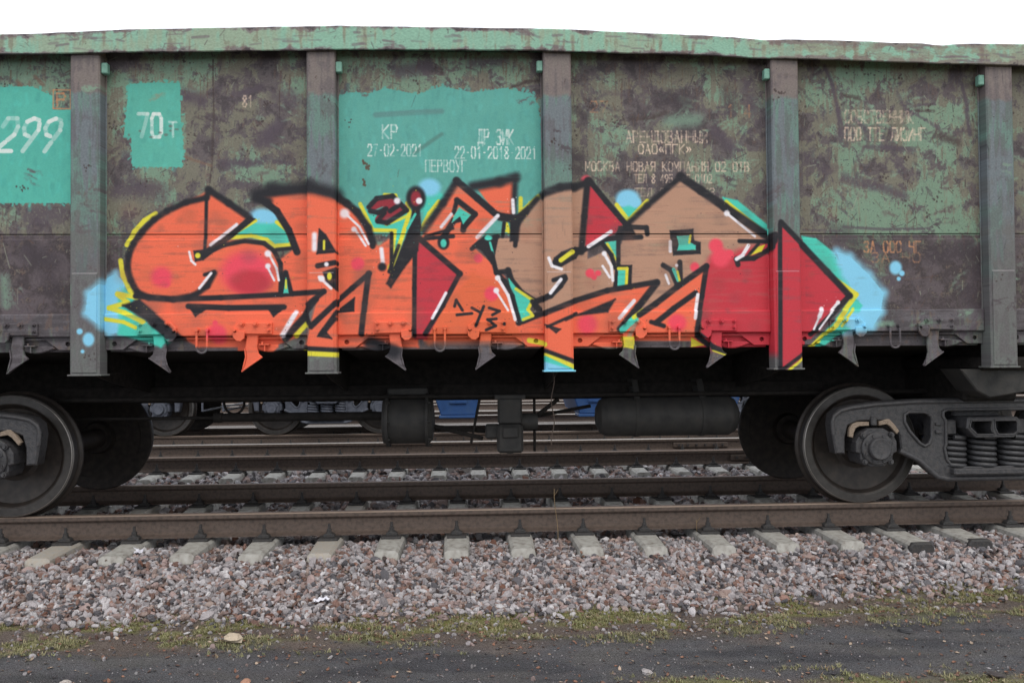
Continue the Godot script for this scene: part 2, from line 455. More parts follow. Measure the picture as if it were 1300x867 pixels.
	[1,0,0.0172,0.0092,[-0.507,2.081,-0.507,2.035]],
	[1,0,0.0115,0.0092,[-1.199,2.013,-1.08,2.024]],
	[1,0,0.0144,0.0092,[-1.137,1.847,-1.16,1.687]],
	[1,0,0.0144,0.0092,[-1.132,1.847,-1.093,1.692]],
	[0,8,0.0057,[-1.149,1.698,-1.132,1.807,-1.115,1.698]],
	[1,7,0.0057,0.0069,[-1.132,1.79,-1.132,1.733]],
	[0,0,0.0086,[-0.893,2.156,-0.848,2.116,-0.775,1.989,-0.911,1.978]],
	[1,7,0.0072,0.0069,[-0.859,2.07,-0.86,2.012]],
	[1,0,0.0172,0.0092,[-0.905,1.892,-0.786,1.915]],
	[0,0,0.0086,[-0.866,1.846,-0.775,1.88,-0.776,1.72,-0.844,1.777]],
	[2,7,0.0144,0.0287,0.0086,[-0.821,1.817]],
	[1,0,0.0172,0.0092,[-0.861,1.708,-0.974,1.617]],
	[1,0,0.0144,0.0092,[-0.969,1.606,-0.992,1.538,-0.958,1.463]],
	[1,0,0.0129,0.0092,[-0.776,1.628,-0.952,1.452]],
	[1,0,0.0144,0.0092,[-0.912,1.651,-0.991,1.555]],
	[1,0,0.0115,0.0092,[-0.782,1.513,-0.873,1.4]],
	[0,0,0.0086,[-0.907,1.388,-0.806,1.371,-0.868,1.445]],
	[1,0,0.023,0.0115,[-0.992,1.526,-1.139,1.367]],
	[1,0,0.0144,0.0092,[-0.992,1.303,-0.772,1.29]],
	[1,0,0.0172,0.0092,[-0.531,1.839,-0.657,1.731,-0.782,1.622,-0.935,1.48]],
	[1,0,0.0187,0.0092,[-0.537,1.839,-0.566,1.621,-0.59,1.398]],
	[0,0,0.0086,[-0.64,1.662,-0.646,1.564,-0.788,1.548]],
	[1,0,0.0115,0.0092,[-0.771,1.565,-0.89,1.4]],
	[1,0,0.0402,0.0345,[-0.528,1.328,-0.357,1.27]],
	[1,5,0.0259,0.0086,[-0.5,2.329,-0.42,2.363,-0.363,2.358,-0.426,2.282,-0.46,2.231,-0.283,2.317]],
	[1,5,0.0172,0.0086,[-0.477,2.352,-0.334,2.34]],
	[1,0,0.0158,0.0092,[-0.534,2.323,-0.477,2.386,-0.362,2.404,-0.317,2.363]],
	[1,0,0.0158,0.0092,[-0.523,2.294,-0.466,2.282,-0.409,2.311]],
	[1,0,0.0144,0.0092,[-0.472,2.219,-0.42,2.282]],
	[1,0,0.0158,0.0092,[-0.466,2.219,-0.403,2.207,-0.26,2.3,-0.305,2.346,-0.38,2.294]],
	[2,0,0.069,0.092,0.0172,[-0.191,2.387]],
	[2,5,0.0345,0.0575,0.0144,[-0.191,2.387]],
	[0,0,0.0115,[-0.214,2.317,-0.168,2.317,-0.157,2.179,-0.181,2.005,-0.28,1.879,-0.377,1.735,-0.406,1.764,-0.354,1.879,-0.278,2.063,-0.232,2.196]],
	[1,0,0.0115,0.0092,[-0.319,2.04,-0.388,1.85]],
	[1,0,0.0115,0.0092,[-0.371,1.844,-0.37,2.132]],
	[1,8,0.0086,0.0057,[-0.197,2.271,-0.255,2.167]],
	[1,0,0.0144,0.0092,[-0.198,2.109,-0.206,1.729,-0.208,1.384]],
	[1,0,0.0187,0.0092,[-0.175,2.098,0.128,1.831]],
	[1,0,0.0158,0.0092,[0.128,1.837,0,1.601,-0.128,1.395]],
	[1,0,0.0086,0.0092,[-0.123,2.109,0.078,2.167]],
	[1,0,0.0201,0.023,[0.109,2.515,0.005,2.352,-0.135,2.155]],
	[1,0,0.023,0.0092,[0.104,2.52,0.259,2.387,0.42,2.248]],
	[1,0,0.0259,0.0345,[0.225,2.474,0.422,2.509,0.544,2.545]],
	[1,0,0.0144,0.0287,[0.538,2.527,0.524,2.271]],
	[0,0,0.0115,[0.414,2.283,0.541,2.26,0.629,2.329,0.617,2.271,0.547,2.19,0.534,2.074,0.499,2.074,0.5,2.213,0.437,2.225]],
	[1,0,0.0115,0.0092,[0.454,2.207,0.442,2.109]],
	[1,0,0.0144,0.0092,[0.108,2.37,0.085,2.283]],
	[1,0,0.0187,0.0092,[0.108,2.375,0.24,2.271,0.159,2.178]],
	[1,0,0.0201,0.0092,[0.003,2.097,0.084,2.225,0.165,2.242,0.153,2.155]],
	[0,8,0.0069,[0.125,2.317,0.206,2.265,0.153,2.202,0.131,2.259,0.073,2.213,0.085,2.254]],
	[1,0,0.0129,0.0092,[-0.158,2.086,-0.066,2.098,0.078,2.109]],
	[2,0,0.0431,0.0546,0.0086,[0.008,2.063]],
	[2,8,0.0201,0.0316,0.0086,[0.008,2.057]],
	[1,0,0.0144,0.0092,[0.215,2.016,0.308,2.091,0.407,2.109]],
	[0,0,0.0086,[0.221,2.039,0.309,2.109,0.407,2.091,0.383,1.981,0.359,1.906,0.29,2.004]],
	[2,8,0.0287,0.0172,0.0086,[0.337,2.097]],
	[1,8,0.0072,0.0057,[0.349,2.062,0.371,1.981]],
	[1,0,0.0158,0.0092,[0.36,1.981,0.393,1.842,0.486,1.853]],
	[1,0,0.0172,0.0172,[0.54,2.085,0.552,2.201,0.617,2.289,0.699,2.388]],
	[1,0,0.0144,0.0092,[0.54,2.108,0.534,2.039]],
	[1,0,0.023,0.023,[0.74,2.411,0.869,2.458,0.974,2.47,1.086,2.511]],
	[1,0,0.0201,0.0092,[0.48,1.859,0.503,1.784,0.577,1.691,0.681,1.626,0.792,1.672,0.862,1.742,0.898,1.794]],
	[1,0,0.0144,0.0092,[0.816,1.783,0.898,1.811]],
	[0,0,0.0086,[0.8,1.893,0.824,1.945,0.876,1.986,0.976,2.026,1.034,2.021,0.981,1.945,0.87,1.881,0.823,1.87]],
	[1,7,0.0158,0.0069,[0.87,1.928,0.958,1.992]],
	[1,0,0.0201,0.0144,[1.074,2.523,1.048,2.254,1.022,1.991]],
	[1,0,0.0187,0.0092,[1.086,2.523,1.214,2.365,1.359,2.195]],
	[1,0,0.0172,0.0092,[1.005,1.991,1.122,2.044,1.217,2.09,1.469,2.102]],
	[1,0,0.0158,0.0092,[1.347,2.178,1.511,2.172,1.517,2.125]],
	[0,0,0.0115,[1.306,2.178,1.388,2.201,1.423,2.125,1.269,2.084]],
	[1,0,0.0172,0.0201,[1.37,2.201,1.519,2.336,1.77,2.548]],
	[1,0,0.0287,0.0144,[1.77,2.554,1.923,2.448,2.1,2.325,2.425,2.107]],
	[0,0,0.0086,[1.688,2.148,1.86,2.16,1.865,2.072,1.912,2.06,1.911,1.978,1.71,1.967,1.699,2.043]],
	[0,8,0.0057,[1.741,2.107,1.836,2.113,1.835,2.06,1.876,2.037,1.876,2.007,1.74,2.002,1.752,2.043]],
	[1,7,0.0072,0.0069,[1.842,2.113,1.829,2.06]],
	[1,0,0.0172,0.0092,[1.632,1.891,1.691,1.855,1.731,1.756]],
	[1,0,0.0172,0.0092,[1.756,1.914,1.76,1.75]],
	[1,8,0.0115,0.0057,[1.708,1.861,1.743,1.779]],
	[1,7,0.0072,0.0069,[1.738,1.844,1.755,1.773]],
	[0,8,0.0057,[1.199,2.061,1.287,2.073,1.285,1.933]],
	[1,7,0.0101,0.0069,[1.216,2.049,1.274,1.938]],
	[1,0,0.0144,0.0092,[1.299,2.084,1.296,1.886,1.271,1.723]],
	[1,0,0.0144,0.0092,[1.175,2.061,1.245,1.968,1.273,1.874]],
	[0,0,0.0086,[1.279,1.892,1.396,1.891,1.389,1.716,1.265,1.717]],
	[0,8,0.0057,[1.296,1.857,1.349,1.856,1.342,1.734,1.289,1.734]],
	[1,7,0.0101,0.0069,[1.296,1.868,1.361,1.868,1.354,1.74]],
	[1,0,0.0187,0.0092,[0.552,1.471,0.75,1.545,0.972,1.631,1.212,1.705,1.583,1.768]],
	[1,0,0.023,0.0115,[1.583,1.762,1.44,1.582,1.297,1.42]],
	[1,0,0.0172,0.0092,[0.658,1.621,0.721,1.545,0.587,1.482]],
	[0,8,0.0086,[0.485,1.795,0.543,1.72,0.652,1.638,0.623,1.569,0.657,1.516,0.558,1.477,0.519,1.621]],
	[1,7,0.0101,0.0069,[0.537,1.72,0.658,1.638,0.623,1.569,0.657,1.522,0.587,1.494]],
	[1,0,0.0172,0.0092,[0.399,1.836,0.456,1.772,0.507,1.668,0.558,1.471]],
	[1,0,0.0172,0.0092,[0.658,1.627,0.727,1.551]],
	[0,0,0.0115,[1.27,1.641,1.211,1.548,0.959,1.521,0.901,1.492]],
	[1,0,0.0086,0.0092,[0.977,1.538,0.767,1.446]],
	[0,0,0.0069,[0.749,1.464,0.865,1.428,0.83,1.4]],
	[1,0,0.0129,0.0092,[0.736,1.279,0.974,1.19]],
	[1,8,0.023,0.0069,[1.41,1.5,1.315,1.414]],
	[1,7,0.0144,0.0069,[1.475,1.558,1.404,1.506]],
	[0,7,0.0115,[1.32,1.361,1.414,1.361,1.395,1.279,1.331,1.291]],
	[1,0,0.0201,0.0092,[1.957,1.884,1.736,1.732,1.57,1.605,1.445,1.524]],
	[1,0,0.0172,0.0092,[1.957,1.884,1.919,1.661,1.874,1.404]],
	[1,0,0.0187,0.0092,[1.872,1.685,1.705,1.569,1.568,1.465]],
	[1,0,0.0144,0.0092,[1.533,1.471,1.627,1.441]],
	[1,0,0.0144,0.0092,[2.209,2.071,2.484,2.065]],
	[1,0,0.0172,0.0092,[2.195,1.895,2.184,1.936,2.315,1.942,2.465,2.024]],
	[0,7,0.0057,[2.279,1.96,2.316,2.018,2.4,2.042,2.375,1.995]],
	[1,0,0.0101,0.0092,[2.352,2.048,2.261,1.948]],
	[1,0,0.0144,0.0092,[2.522,2.189,2.506,1.118]],
	[1,0,0.0172,0.0092,[2.528,2.207,2.699,2.029]],
	[1,0,0.0216,0.0115,[2.687,2.035,2.871,1.84,3.042,1.656]],
	[1,0,0.0172,0.0092,[3.042,1.662,2.902,1.527,2.743,1.375]],
	[1,0,0.0115,0.0092,[2.518,1.118,2.705,1.252]],
	[1,0,0.0259,0.0115,[2.485,2.106,2.441,2]],
	[1,0,0.0172,0.0092,[1.885,1.375,1.997,1.281,2.115,1.239]],
	[0,7,0.0086,[1.85,1.352,1.938,1.299,1.849,1.288]],
	[1,0,0.0092,0.0057,[0.086,1.595,0.098,1.641,0.143,1.566]],
	[1,0,0.0092,0.0057,[0.103,1.531,0.212,1.542]],
	[1,0,0.0092,0.0057,[0.212,1.583,0.275,1.548]],
	[1,0,0.0092,0.0057,[0.299,1.594,0.24,1.45]],
	[1,0,0.0092,0.0057,[0.339,1.582,0.414,1.558,0.362,1.53]],
	[1,0,0.0092,0.0057,[0.39,1.501,0.327,1.495,0.384,1.449,0.315,1.42]],
	[1,0,0.0092,0.0057,[0.448,1.466,0.448,1.46]],
	[1,10,0.0101,0.0086,[-1.485,2.196,-1.67,2.048]],
	[1,10,0.0072,0.0069,[-1.821,1.997,-1.805,1.934,-1.777,1.906]],
	[1,10,0.0086,0.0069,[-1.665,1.843,-1.749,1.735]],
	[2,10,0.0172,0.0172,0.0172,[-1.261,1.984]],
	[1,10,0.0075,0.0057,[-1.255,1.984,-1.199,1.876,-1.183,1.79]],
	[2,10,0.0144,0.0144,0.0144,[-1.261,1.893]],
	[1,10,0.0069,0.0057,[-1.267,1.893,-1.216,1.79]],
	[1,10,0.0144,0.0172,[-0.927,2.116,-0.928,2.012]],
	[2,10,0.0115,0.0115,0.0115,[-0.843,1.903]],
	[1,10,0.0086,0.0086,[-0.894,1.812,-0.81,1.731]],
	[2,10,0.0172,0.0172,0.0144,[-0.877,1.8]],
	[1,10,0.0158,0.0115,[-1.059,1.555,-1.156,1.39]],
	[2,10,0.023,0.023,0.0287,[-0.711,2.277]],
	[1,10,0.0075,0.0057,[-0.705,2.277,-0.603,2.179,-0.536,2.052]],
	[1,10,0.0075,0.0069,[-0.632,2.156,-0.558,2.041]],
	[2,10,0.0115,0.0115,0.0172,[-0.643,2.161]],
	[1,10,0.0129,0.0115,[-0.444,2.017,-0.434,1.919]],
	[2,0,0.023,0.023,0.0201,[-0.439,1.885]],
	[2,10,0.0172,0.0172,0.0172,[-0.328,2.369]],
	[2,10,0.0201,0.0201,0.0115,[-0.168,2.369]],
	[1,10,0.0101,0.0069,[0.023,1.693,-0.076,1.509]],
	[1,10,0.0129,0.0086,[0.408,2.26,0.256,2.103]],
	[1,10,0.0115,0.0086,[0.519,2.376,0.524,2.283]],
	[1,10,0.0101,0.0086,[0.067,2.271,-0.008,2.178]],
	[1,10,0.0101,0.0069,[0.404,1.801,0.479,1.674,0.529,1.494]],
	[2,10,0.0172,0.0172,0.0115,[0.404,1.801]],
	[1,10,0.0072,0.0057,[0.392,1.703,0.478,1.564]],
	[2,10,0.0172,0.0172,0.0115,[0.392,1.709]],
	[1,10,0.0101,0.0069,[0.783,1.945,0.805,1.887,0.875,1.864]],
	[1,10,0.0115,0.0069,[0.869,1.788,0.792,1.69]],
	[1,10,0.0129,0.0069,[1.246,2.143,1.075,2.032]],
	[1,10,0.0101,0.0069,[1.192,1.979,1.244,1.886,1.254,1.781]],
	[2,10,0.0144,0.0144,0.0115,[1.192,1.979]],
	[1,10,0.0086,0.0057,[1.179,1.886,1.231,1.804]],
	[2,10,0.0172,0.0172,0.0144,[2.117,2.278]],
	[1,10,0.0086,0.0057,[2.117,2.278,2.329,2.107]],
	[1,10,0.0115,0.0069,[1.687,2.066,1.686,1.996]],
	[1,10,0.0086,0.0057,[1.649,1.82,1.672,1.756]],
	[2,10,0.0086,0.0086,0.0086,[1.732,1.89]],
	[1,10,0.0129,0.0069,[1.411,1.629,1.298,1.501]],
	[1,10,0.0115,0.0069,[1.889,1.673,1.863,1.498]],
	[1,10,0.0129,0.0069,[2.275,2.036,2.232,1.966,2.184,1.936]],
	[1,10,0.0144,0.0086,[2.824,1.563,2.799,1.504]],
	[1,10,0.0075,0.0057,[2.805,1.516,2.756,1.41]],
	[1,10,0.0101,0.0069,[2.951,1.609,2.89,1.539]],
	[1,10,0.0069,0.0057,[2.896,1.539,2.798,1.41]],
	[2,10,0.0115,0.0115,0.0115,[2.951,1.609]],
]

# single scrapes and worn places on the old paint: [half width, softness, cover, tone, points]
const SCRAPES := [
	[0.0144, 0.0115, 0.85, 0, [2.871, 3.390, 2.930, 3.247, 2.969, 3.056, 2.984, 2.866]],
	[0.0086, 0.0115, 0.70, 0, [2.969, 3.056, 3.009, 2.938]],
	[0.0144, 0.0115, 0.80, 0, [3.936, 3.273, 3.975, 3.063, 4.002, 2.871]],
	[0.0172, 0.0172, 0.75, 0, [3.107, 2.998, 3.179, 2.921, 3.213, 2.831]],
	[0.0115, 0.0115, 0.80, 1, [3.013, 3.164, 3.146, 3.141]],
	[0.0115, 0.0115, 0.70, 0, [3.596, 3.102, 3.718, 3.109]],
	[0.0086, 0.0115, 0.70, 1, [3.571, 3.060, 3.705, 3.055]],
	[0.0144, 0.0172, 0.70, 0, [3.188, 2.778, 3.340, 2.778, 3.565, 2.755]],
	[0.0086, 0.0115, 0.60, 0, [3.439, 3.191, 3.498, 3.072, 3.649, 2.989, 3.751, 2.912]],
	[0.0345, 0.0345, 0.70, 0, [3.033, 2.551, 3.244, 2.492, 3.455, 2.403]],
	[0.0402, 0.0460, 0.70, 0, [2.764, 2.699, 2.883, 2.610]],
	[0.0287, 0.0287, 0.60, 1, [3.738, 2.882, 3.890, 2.823]],
	[0.0460, 0.0402, 0.75, 0, [-1.315, 2.770, -1.230, 2.856, -1.157, 2.943]],
	[0.0287, 0.0230, 0.80, 0, [-1.569, 2.637, -1.428, 2.649, -1.304, 2.661]],
	[0.0402, 0.0460, 0.70, 0, [-1.821, 3.151, -1.697, 3.118]],
	[0.0575, 0.0517, 0.60, 0, [-1.230, 3.115, -1.117, 3.087]],
	[0.0230, 0.0230, 0.70, 0, [-1.495, 3.142, -1.314, 3.190]],
	[0.0046, 0.0069, 0.80, 1, [-1.652, 3.394, -1.647, 3.026, -1.664, 2.596, -1.676, 2.499]],
	[0.0460, 0.0460, 0.75, 0, [-2.377, 2.424, -2.183, 2.452, -2.044, 2.430]],
	[0.0287, 0.0287, 0.60, 0, [-2.267, 2.708, -2.211, 2.652]],
	[0.0086, 0.0115, 0.60, 2, [-1.866, 2.693, -1.664, 2.625]],
	[0.0747, 0.0575, 0.70, 0, [-2.900, 2.270, -2.708, 2.282]],
	[0.0172, 0.0172, 0.70, 2, [-3.040, 3.222, -2.985, 3.154]],
	[0.0144, 0.0115, 0.60, 2, [-2.903, 3.257, -2.848, 3.200]],
	[0.0144, 0.0115, 0.85, 1, [0.532, 3.216, 0.625, 3.252, 0.725, 3.264]],
	[0.0460, 0.0460, 0.65, 0, [-0.317, 3.325, -0.116, 3.362]],
	[0.0345, 0.0402, 0.65, 0, [0.231, 3.377, 0.464, 3.391]],
	[0.0115, 0.0115, 0.60, 1, [0.000, 3.416, 0.011, 3.299]],
	[0.0517, 0.0460, 0.75, 3, [1.588, 3.136, 1.695, 3.154]],
	[0.0345, 0.0345, 0.75, 3, [1.783, 3.108, 1.872, 3.120]],
	[0.0575, 0.0517, 0.70, 3, [1.012, 2.721, 1.052, 2.604]],
	[0.0402, 0.0460, 0.70, 0, [2.018, 2.902, 2.136, 2.785]],
	[0.0115, 0.0115, 0.70, 1, [1.397, 2.987, 1.574, 3.000, 1.663, 3.036]],
	[0.0460, 0.0402, 0.60, 4, [1.722, 2.989, 1.930, 3.002]],
	[0.0632, 0.0575, 0.65, 0, [2.261, 3.230, 2.348, 2.993]],
	[0.0345, 0.0345, 0.60, 3, [0.986, 3.043, 1.056, 2.985]],
	[0.0345, 0.0460, 0.60, 3, [2.111, 3.169, 2.169, 3.051]],
	[0.0575, 0.0575, 0.70, 3, [3.661, 1.986, 3.967, 2.015, 4.055, 1.806]],
	[0.0690, 0.0690, 0.60, 3, [3.960, 1.688, 4.050, 1.598]],
	[0.0402, 0.0460, 0.60, 3, [2.935, 2.106, 3.086, 2.076]],
	[0.0086, 0.0115, 0.70, 0, [2.997, 2.177, 3.299, 2.159, 3.664, 2.165]],
	[0.0057, 0.0115, 0.60, 0, [2.695, 2.154, 2.996, 2.147]],
	[0.0632, 0.0575, 0.70, 3, [-2.982, 1.999, -2.817, 1.943]],
	[0.0517, 0.0517, 0.60, 3, [-2.817, 1.801, -2.734, 1.717]],
	[0.0287, 0.0287, 0.60, 4, [-3.118, 1.831, -3.101, 1.634]],
	[0.0230, 0.0230, 0.60, 4, [3.105, 1.443, 3.347, 1.454]],
]
const SCRAPE_TONES := [[84, 74, 84], [70, 58, 58], [120, 92, 80], [64, 56, 62], [124, 156, 136]]

class Canvas:
	var w: int
	var h: int
	var x0: float
	var y1: float
	var ppm: float
	var d := PackedByteArray()
	var wear := PackedByteArray()
	var tooth := PackedByteArray()
	func _init(w_: int, h_: int, x_: float, y_: float, p_: float):
		w = w_; h = h_; x0 = x_; y1 = y_; ppm = p_
		d.resize(w * h * 3)
	func dot(i: int, r: int, g: int, b: int, a: float):
		i *= 3
		d[i] = int(d[i] + (r - d[i]) * a + 0.5)
		d[i + 1] = int(d[i + 1] + (g - d[i + 1]) * a + 0.5)
		d[i + 2] = int(d[i + 2] + (b - d[i + 2]) * a + 0.5)
	func fill(pts: PackedVector2Array, c: Array, alpha := 1.0):
		var lo := 1e9; var hi := -1e9
		for p in pts: lo = minf(lo, p.y); hi = maxf(hi, p.y)
		var n := pts.size()
		for y in range(maxi(0, int(lo)), mini(h, int(hi) + 1)):
			var xs := []
			var yc := y + 0.5
			for i in n:
				var p := pts[i]; var q := pts[(i + 1) % n]
				if (p.y > yc) != (q.y > yc): xs.append(p.x + (yc - p.y) / (q.y - p.y) * (q.x - p.x))
			xs.sort()
			for k in range(0, xs.size() - 1, 2):
				for x in range(maxi(0, int(round(xs[k]))), mini(w, int(round(xs[k + 1])))):
					var i := y * w + x
					dot(i, c[0], c[1], c[2], alpha * (0.64 + 0.36 * wear[i] / 255.0))
	func seg(p: Vector2, q: Vector2, r: float, s: float, c: Array, alpha := 1.0, worn := true, dry := 0.0):
		var o := r + s
		if maxf(p.x, q.x) + o < 0 or minf(p.x, q.x) - o > w: return
		var dd := q - p
		var l2 := maxf(dd.length_squared(), 1e-6)
		for y in range(maxi(0, int(minf(p.y, q.y) - o)), mini(h, int(maxf(p.y, q.y) + o) + 2)):
			for x in range(maxi(0, int(minf(p.x, q.x) - o)), mini(w, int(maxf(p.x, q.x) + o) + 2)):
				var v := Vector2(x + 0.5, y + 0.5) - p
				var t := clampf(v.dot(dd) / l2, 0, 1)
				var e := (v - dd * t).length()
				if e < o:
					var a := alpha * (1.0 - smoothstep(r - s * 0.6, o, e))
					var i := y * w + x
					if worn: a *= 0.7 + 0.3 * wear[i] / 255.0
					if dry > 0.0: a *= smoothstep(dry - 0.16, dry + 0.16, tooth[i] / 255.0 + 0.25 * (1.0 - e / o) - 0.1)
					dot(i, c[0], c[1], c[2], a)
	func spot(p: Vector2, rx: float, ry: float, s: float, c: Array, alpha := 1.0):
		var ox := rx + s; var oy := ry + s
		for y in range(maxi(0, int(p.y - oy)), mini(h, int(p.y + oy) + 2)):
			for x in range(maxi(0, int(p.x - ox)), mini(w, int(p.x + ox) + 2)):
				var v := Vector2(x + 0.5, y + 0.5) - p
				var e := Vector2(v.x / ox, v.y / oy).length()
				if e < 1.0:
					var k := minf(rx / ox, ry / oy)
					dot(y * w + x, c[0], c[1], c[2], alpha * (1.0 - smoothstep(k * 0.8, 1.0, e)))
	func px(x: float, y: float) -> Vector2: return Vector2((x - x0) * ppm, (y1 - y) * ppm)

func spray(cv: Canvas, shift: Vector2):
	for op in GRAFFITI:
		var src: Array = op[op.size() - 1]
		var pts := PackedVector2Array()
		var lo := 1e9; var hi := -1e9
		for i in range(0, src.size(), 2):
			var p := cv.px(src[i] + shift.x, src[i + 1] + shift.y)
			lo = minf(lo, p.x); hi = maxf(hi, p.x)
			pts.append(p)
		if hi < -30 or lo > cv.w + 30: continue
		var c: Array = PAL[op[1]]
		if op[0] == 0:
			var s: float = maxf(op[2] * cv.ppm, 0.8)
			cv.fill(pts, c)
			for i in pts.size(): cv.seg(pts[i], pts[(i + 1) % pts.size()], s * 0.25, s, c, 0.8)
		elif op[0] == 1:
			var r: float = op[2] * cv.ppm
			var s: float = maxf(op[3] * cv.ppm, 0.9)
			for i in pts.size() - 1: cv.seg(pts[i], pts[i + 1], r, s, c)
		else:
			cv.spot(pts[0], op[2] * cv.ppm, op[3] * cv.ppm, maxf(op[4] * cv.ppm, 0.8), c)

const GLYPH := {
	"0": [[0, .2, 0, .8, .2, 1, .8, 1, 1, .8, 1, .2, .8, 0, .2, 0, 0, .2]], "1": [[.25, .8, .6, 1, .6, 0]], "2": [[0, .75, .2, 1, .8, 1, 1, .75, .9, .5, .1, .1], [0, 0, 1, 0]],
	"3": [[0, .85, .3, 1, .8, 1, 1, .8, .8, .55, .4, .52], [.8, .52, 1, .25, .8, 0, .2, 0, 0, .15]], "4": [[.75, 0, .75, 1, 0, .3, 1, .3]], "5": [[1, 1, .1, 1, 0, .55, .8, .58, 1, .35, .8, 0, 0, .05]],
	"6": [[.9, 1, .3, .8, 0, .4, .1, .1, .5, 0, .9, .1, 1, .35, .8, .5, .1, .45]], "7": [[0, 1, 1, 1, .35, 0]], "8": [[.5, .54, .1, .75, .3, 1, .7, 1, .9, .75, .5, .54, 0, .25, .25, 0, .75, 0, 1, .25, .5, .54]],
	"9": [[.85, .95, .5, 1, .1, .9, 0, .7, .2, .5, .45, .46], [.95, .85, 1, .65, .35, 0]], "·": [[.4, .5, .6, .5]],
	"А": [[0, 0, .5, 1, 1, 0], [.2, .35, .8, .35]], "Б": [[.9, 1, 0, 1, 0, 0, .8, 0, 1, .25, .8, .5, 0, .5]], "В": [[0, 0, 0, 1, .75, 1, .9, .78, .7, .54, 0, .54], [.7, .54, 1, .27, .8, 0, 0, 0]],
	"Г": [[0, 0, 0, 1, 1, 1]], "Д": [[0, -.12, 0, .1, 1, .1, 1, -.12], [.15, .1, .3, 1, .85, 1, .85, .1]], "Е": [[1, 1, 0, 1, 0, 0, 1, 0], [0, .52, .8, .52]],
	"З": [[0, .85, .3, 1, .8, 1, 1, .8, .75, .54, .4, .52], [.75, .52, 1, .25, .8, 0, .2, 0, 0, .15]], "И": [[0, 1, 0, 0, 1, 1, 1, 0]], "Й": [[0, .9, 0, 0, 1, .9, 1, 0], [.3, 1.1, .7, 1.1]],
	"К": [[0, 0, 0, 1], [1, 1, .1, .5, 1, 0]], "Л": [[0, 0, .25, .3, .35, 1, 1, 1, 1, 0]], "М": [[0, 0, 0, 1, .5, .35, 1, 1, 1, 0]], "Н": [[0, 0, 0, 1], [1, 0, 1, 1], [0, .5, 1, .5]],
	"О": [[0, .2, 0, .8, .2, 1, .8, 1, 1, .8, 1, .2, .8, 0, .2, 0, 0, .2]], "П": [[0, 0, 0, 1, 1, 1, 1, 0]], "Р": [[0, 0, 0, 1, .8, 1, 1, .78, .8, .5, 0, .5]], "С": [[1, .8, .8, 1, .2, 1, 0, .8, 0, .2, .2, 0, .8, 0, 1, .2]],
	"Т": [[0, 1, 1, 1], [.5, 1, .5, 0]], "У": [[0, 1, .5, .45], [1, 1, .4, 0, .1, 0]], "Ч": [[0, 1, 0, .55, 1, .5], [1, 1, 1, 0]], "Ы": [[0, 1, 0, 0, .5, .1, .55, .4, 0, .5], [1, 0, 1, 1]], "Я": [[1, 0, 1, 1, .2, 1, 0, .75, .2, .5, 1, .5], [.5, .5, 0, 0]],
	"«": [[.4, .7, .1, .45, .4, .2], [.9, .7, .6, .45, .9, .2]], "»": [[.1, .7, .4, .45, .1, .2], [.6, .7, .9, .45, .6, .2]],
}

func stencil(cv: Canvas, text: String, x: float, y: float, w: float, h: float, col: Array, weight := 0.12, alpha := 0.9, slant := 0.0, worn := 0.30):
	var cell := w / text.length()
	for k in text.length():
		if not GLYPH.has(text[k]): continue
		for line in GLYPH[text[k]]:
			var pts := []
			for i in range(0, line.size(), 2):
				pts.append(cv.px(x + cell * (k + 0.14 + 0.7 * line[i]) + slant * line[i + 1] * h, y + line[i + 1] * h))
			for i in pts.size() - 1:
				# stencil bridges: long strokes are cut in the middle
				var p: Vector2 = pts[i]; var q: Vector2 = pts[i + 1]
				var r := weight * h * cv.ppm * 0.5
				if (q - p).length() > h * cv.ppm * 0.55 and rng.randf() < 0.5:
					cv.seg(p, p.lerp(q, 0.42), r, 0.7, col, alpha * rng.randf_range(0.3, 1.0), true, worn); cv.seg(p.lerp(q, 0.58), q, r, 0.7, col, alpha * rng.randf_range(0.3, 1.0), true, worn)
				else:
					cv.seg(p, q, r, 0.7, col, alpha * rng.randf_range(0.3, 1.0), true, worn)

func mixc(a: Vector3, b: Vector3, t: float) -> Vector3: return a + (b - a) * t

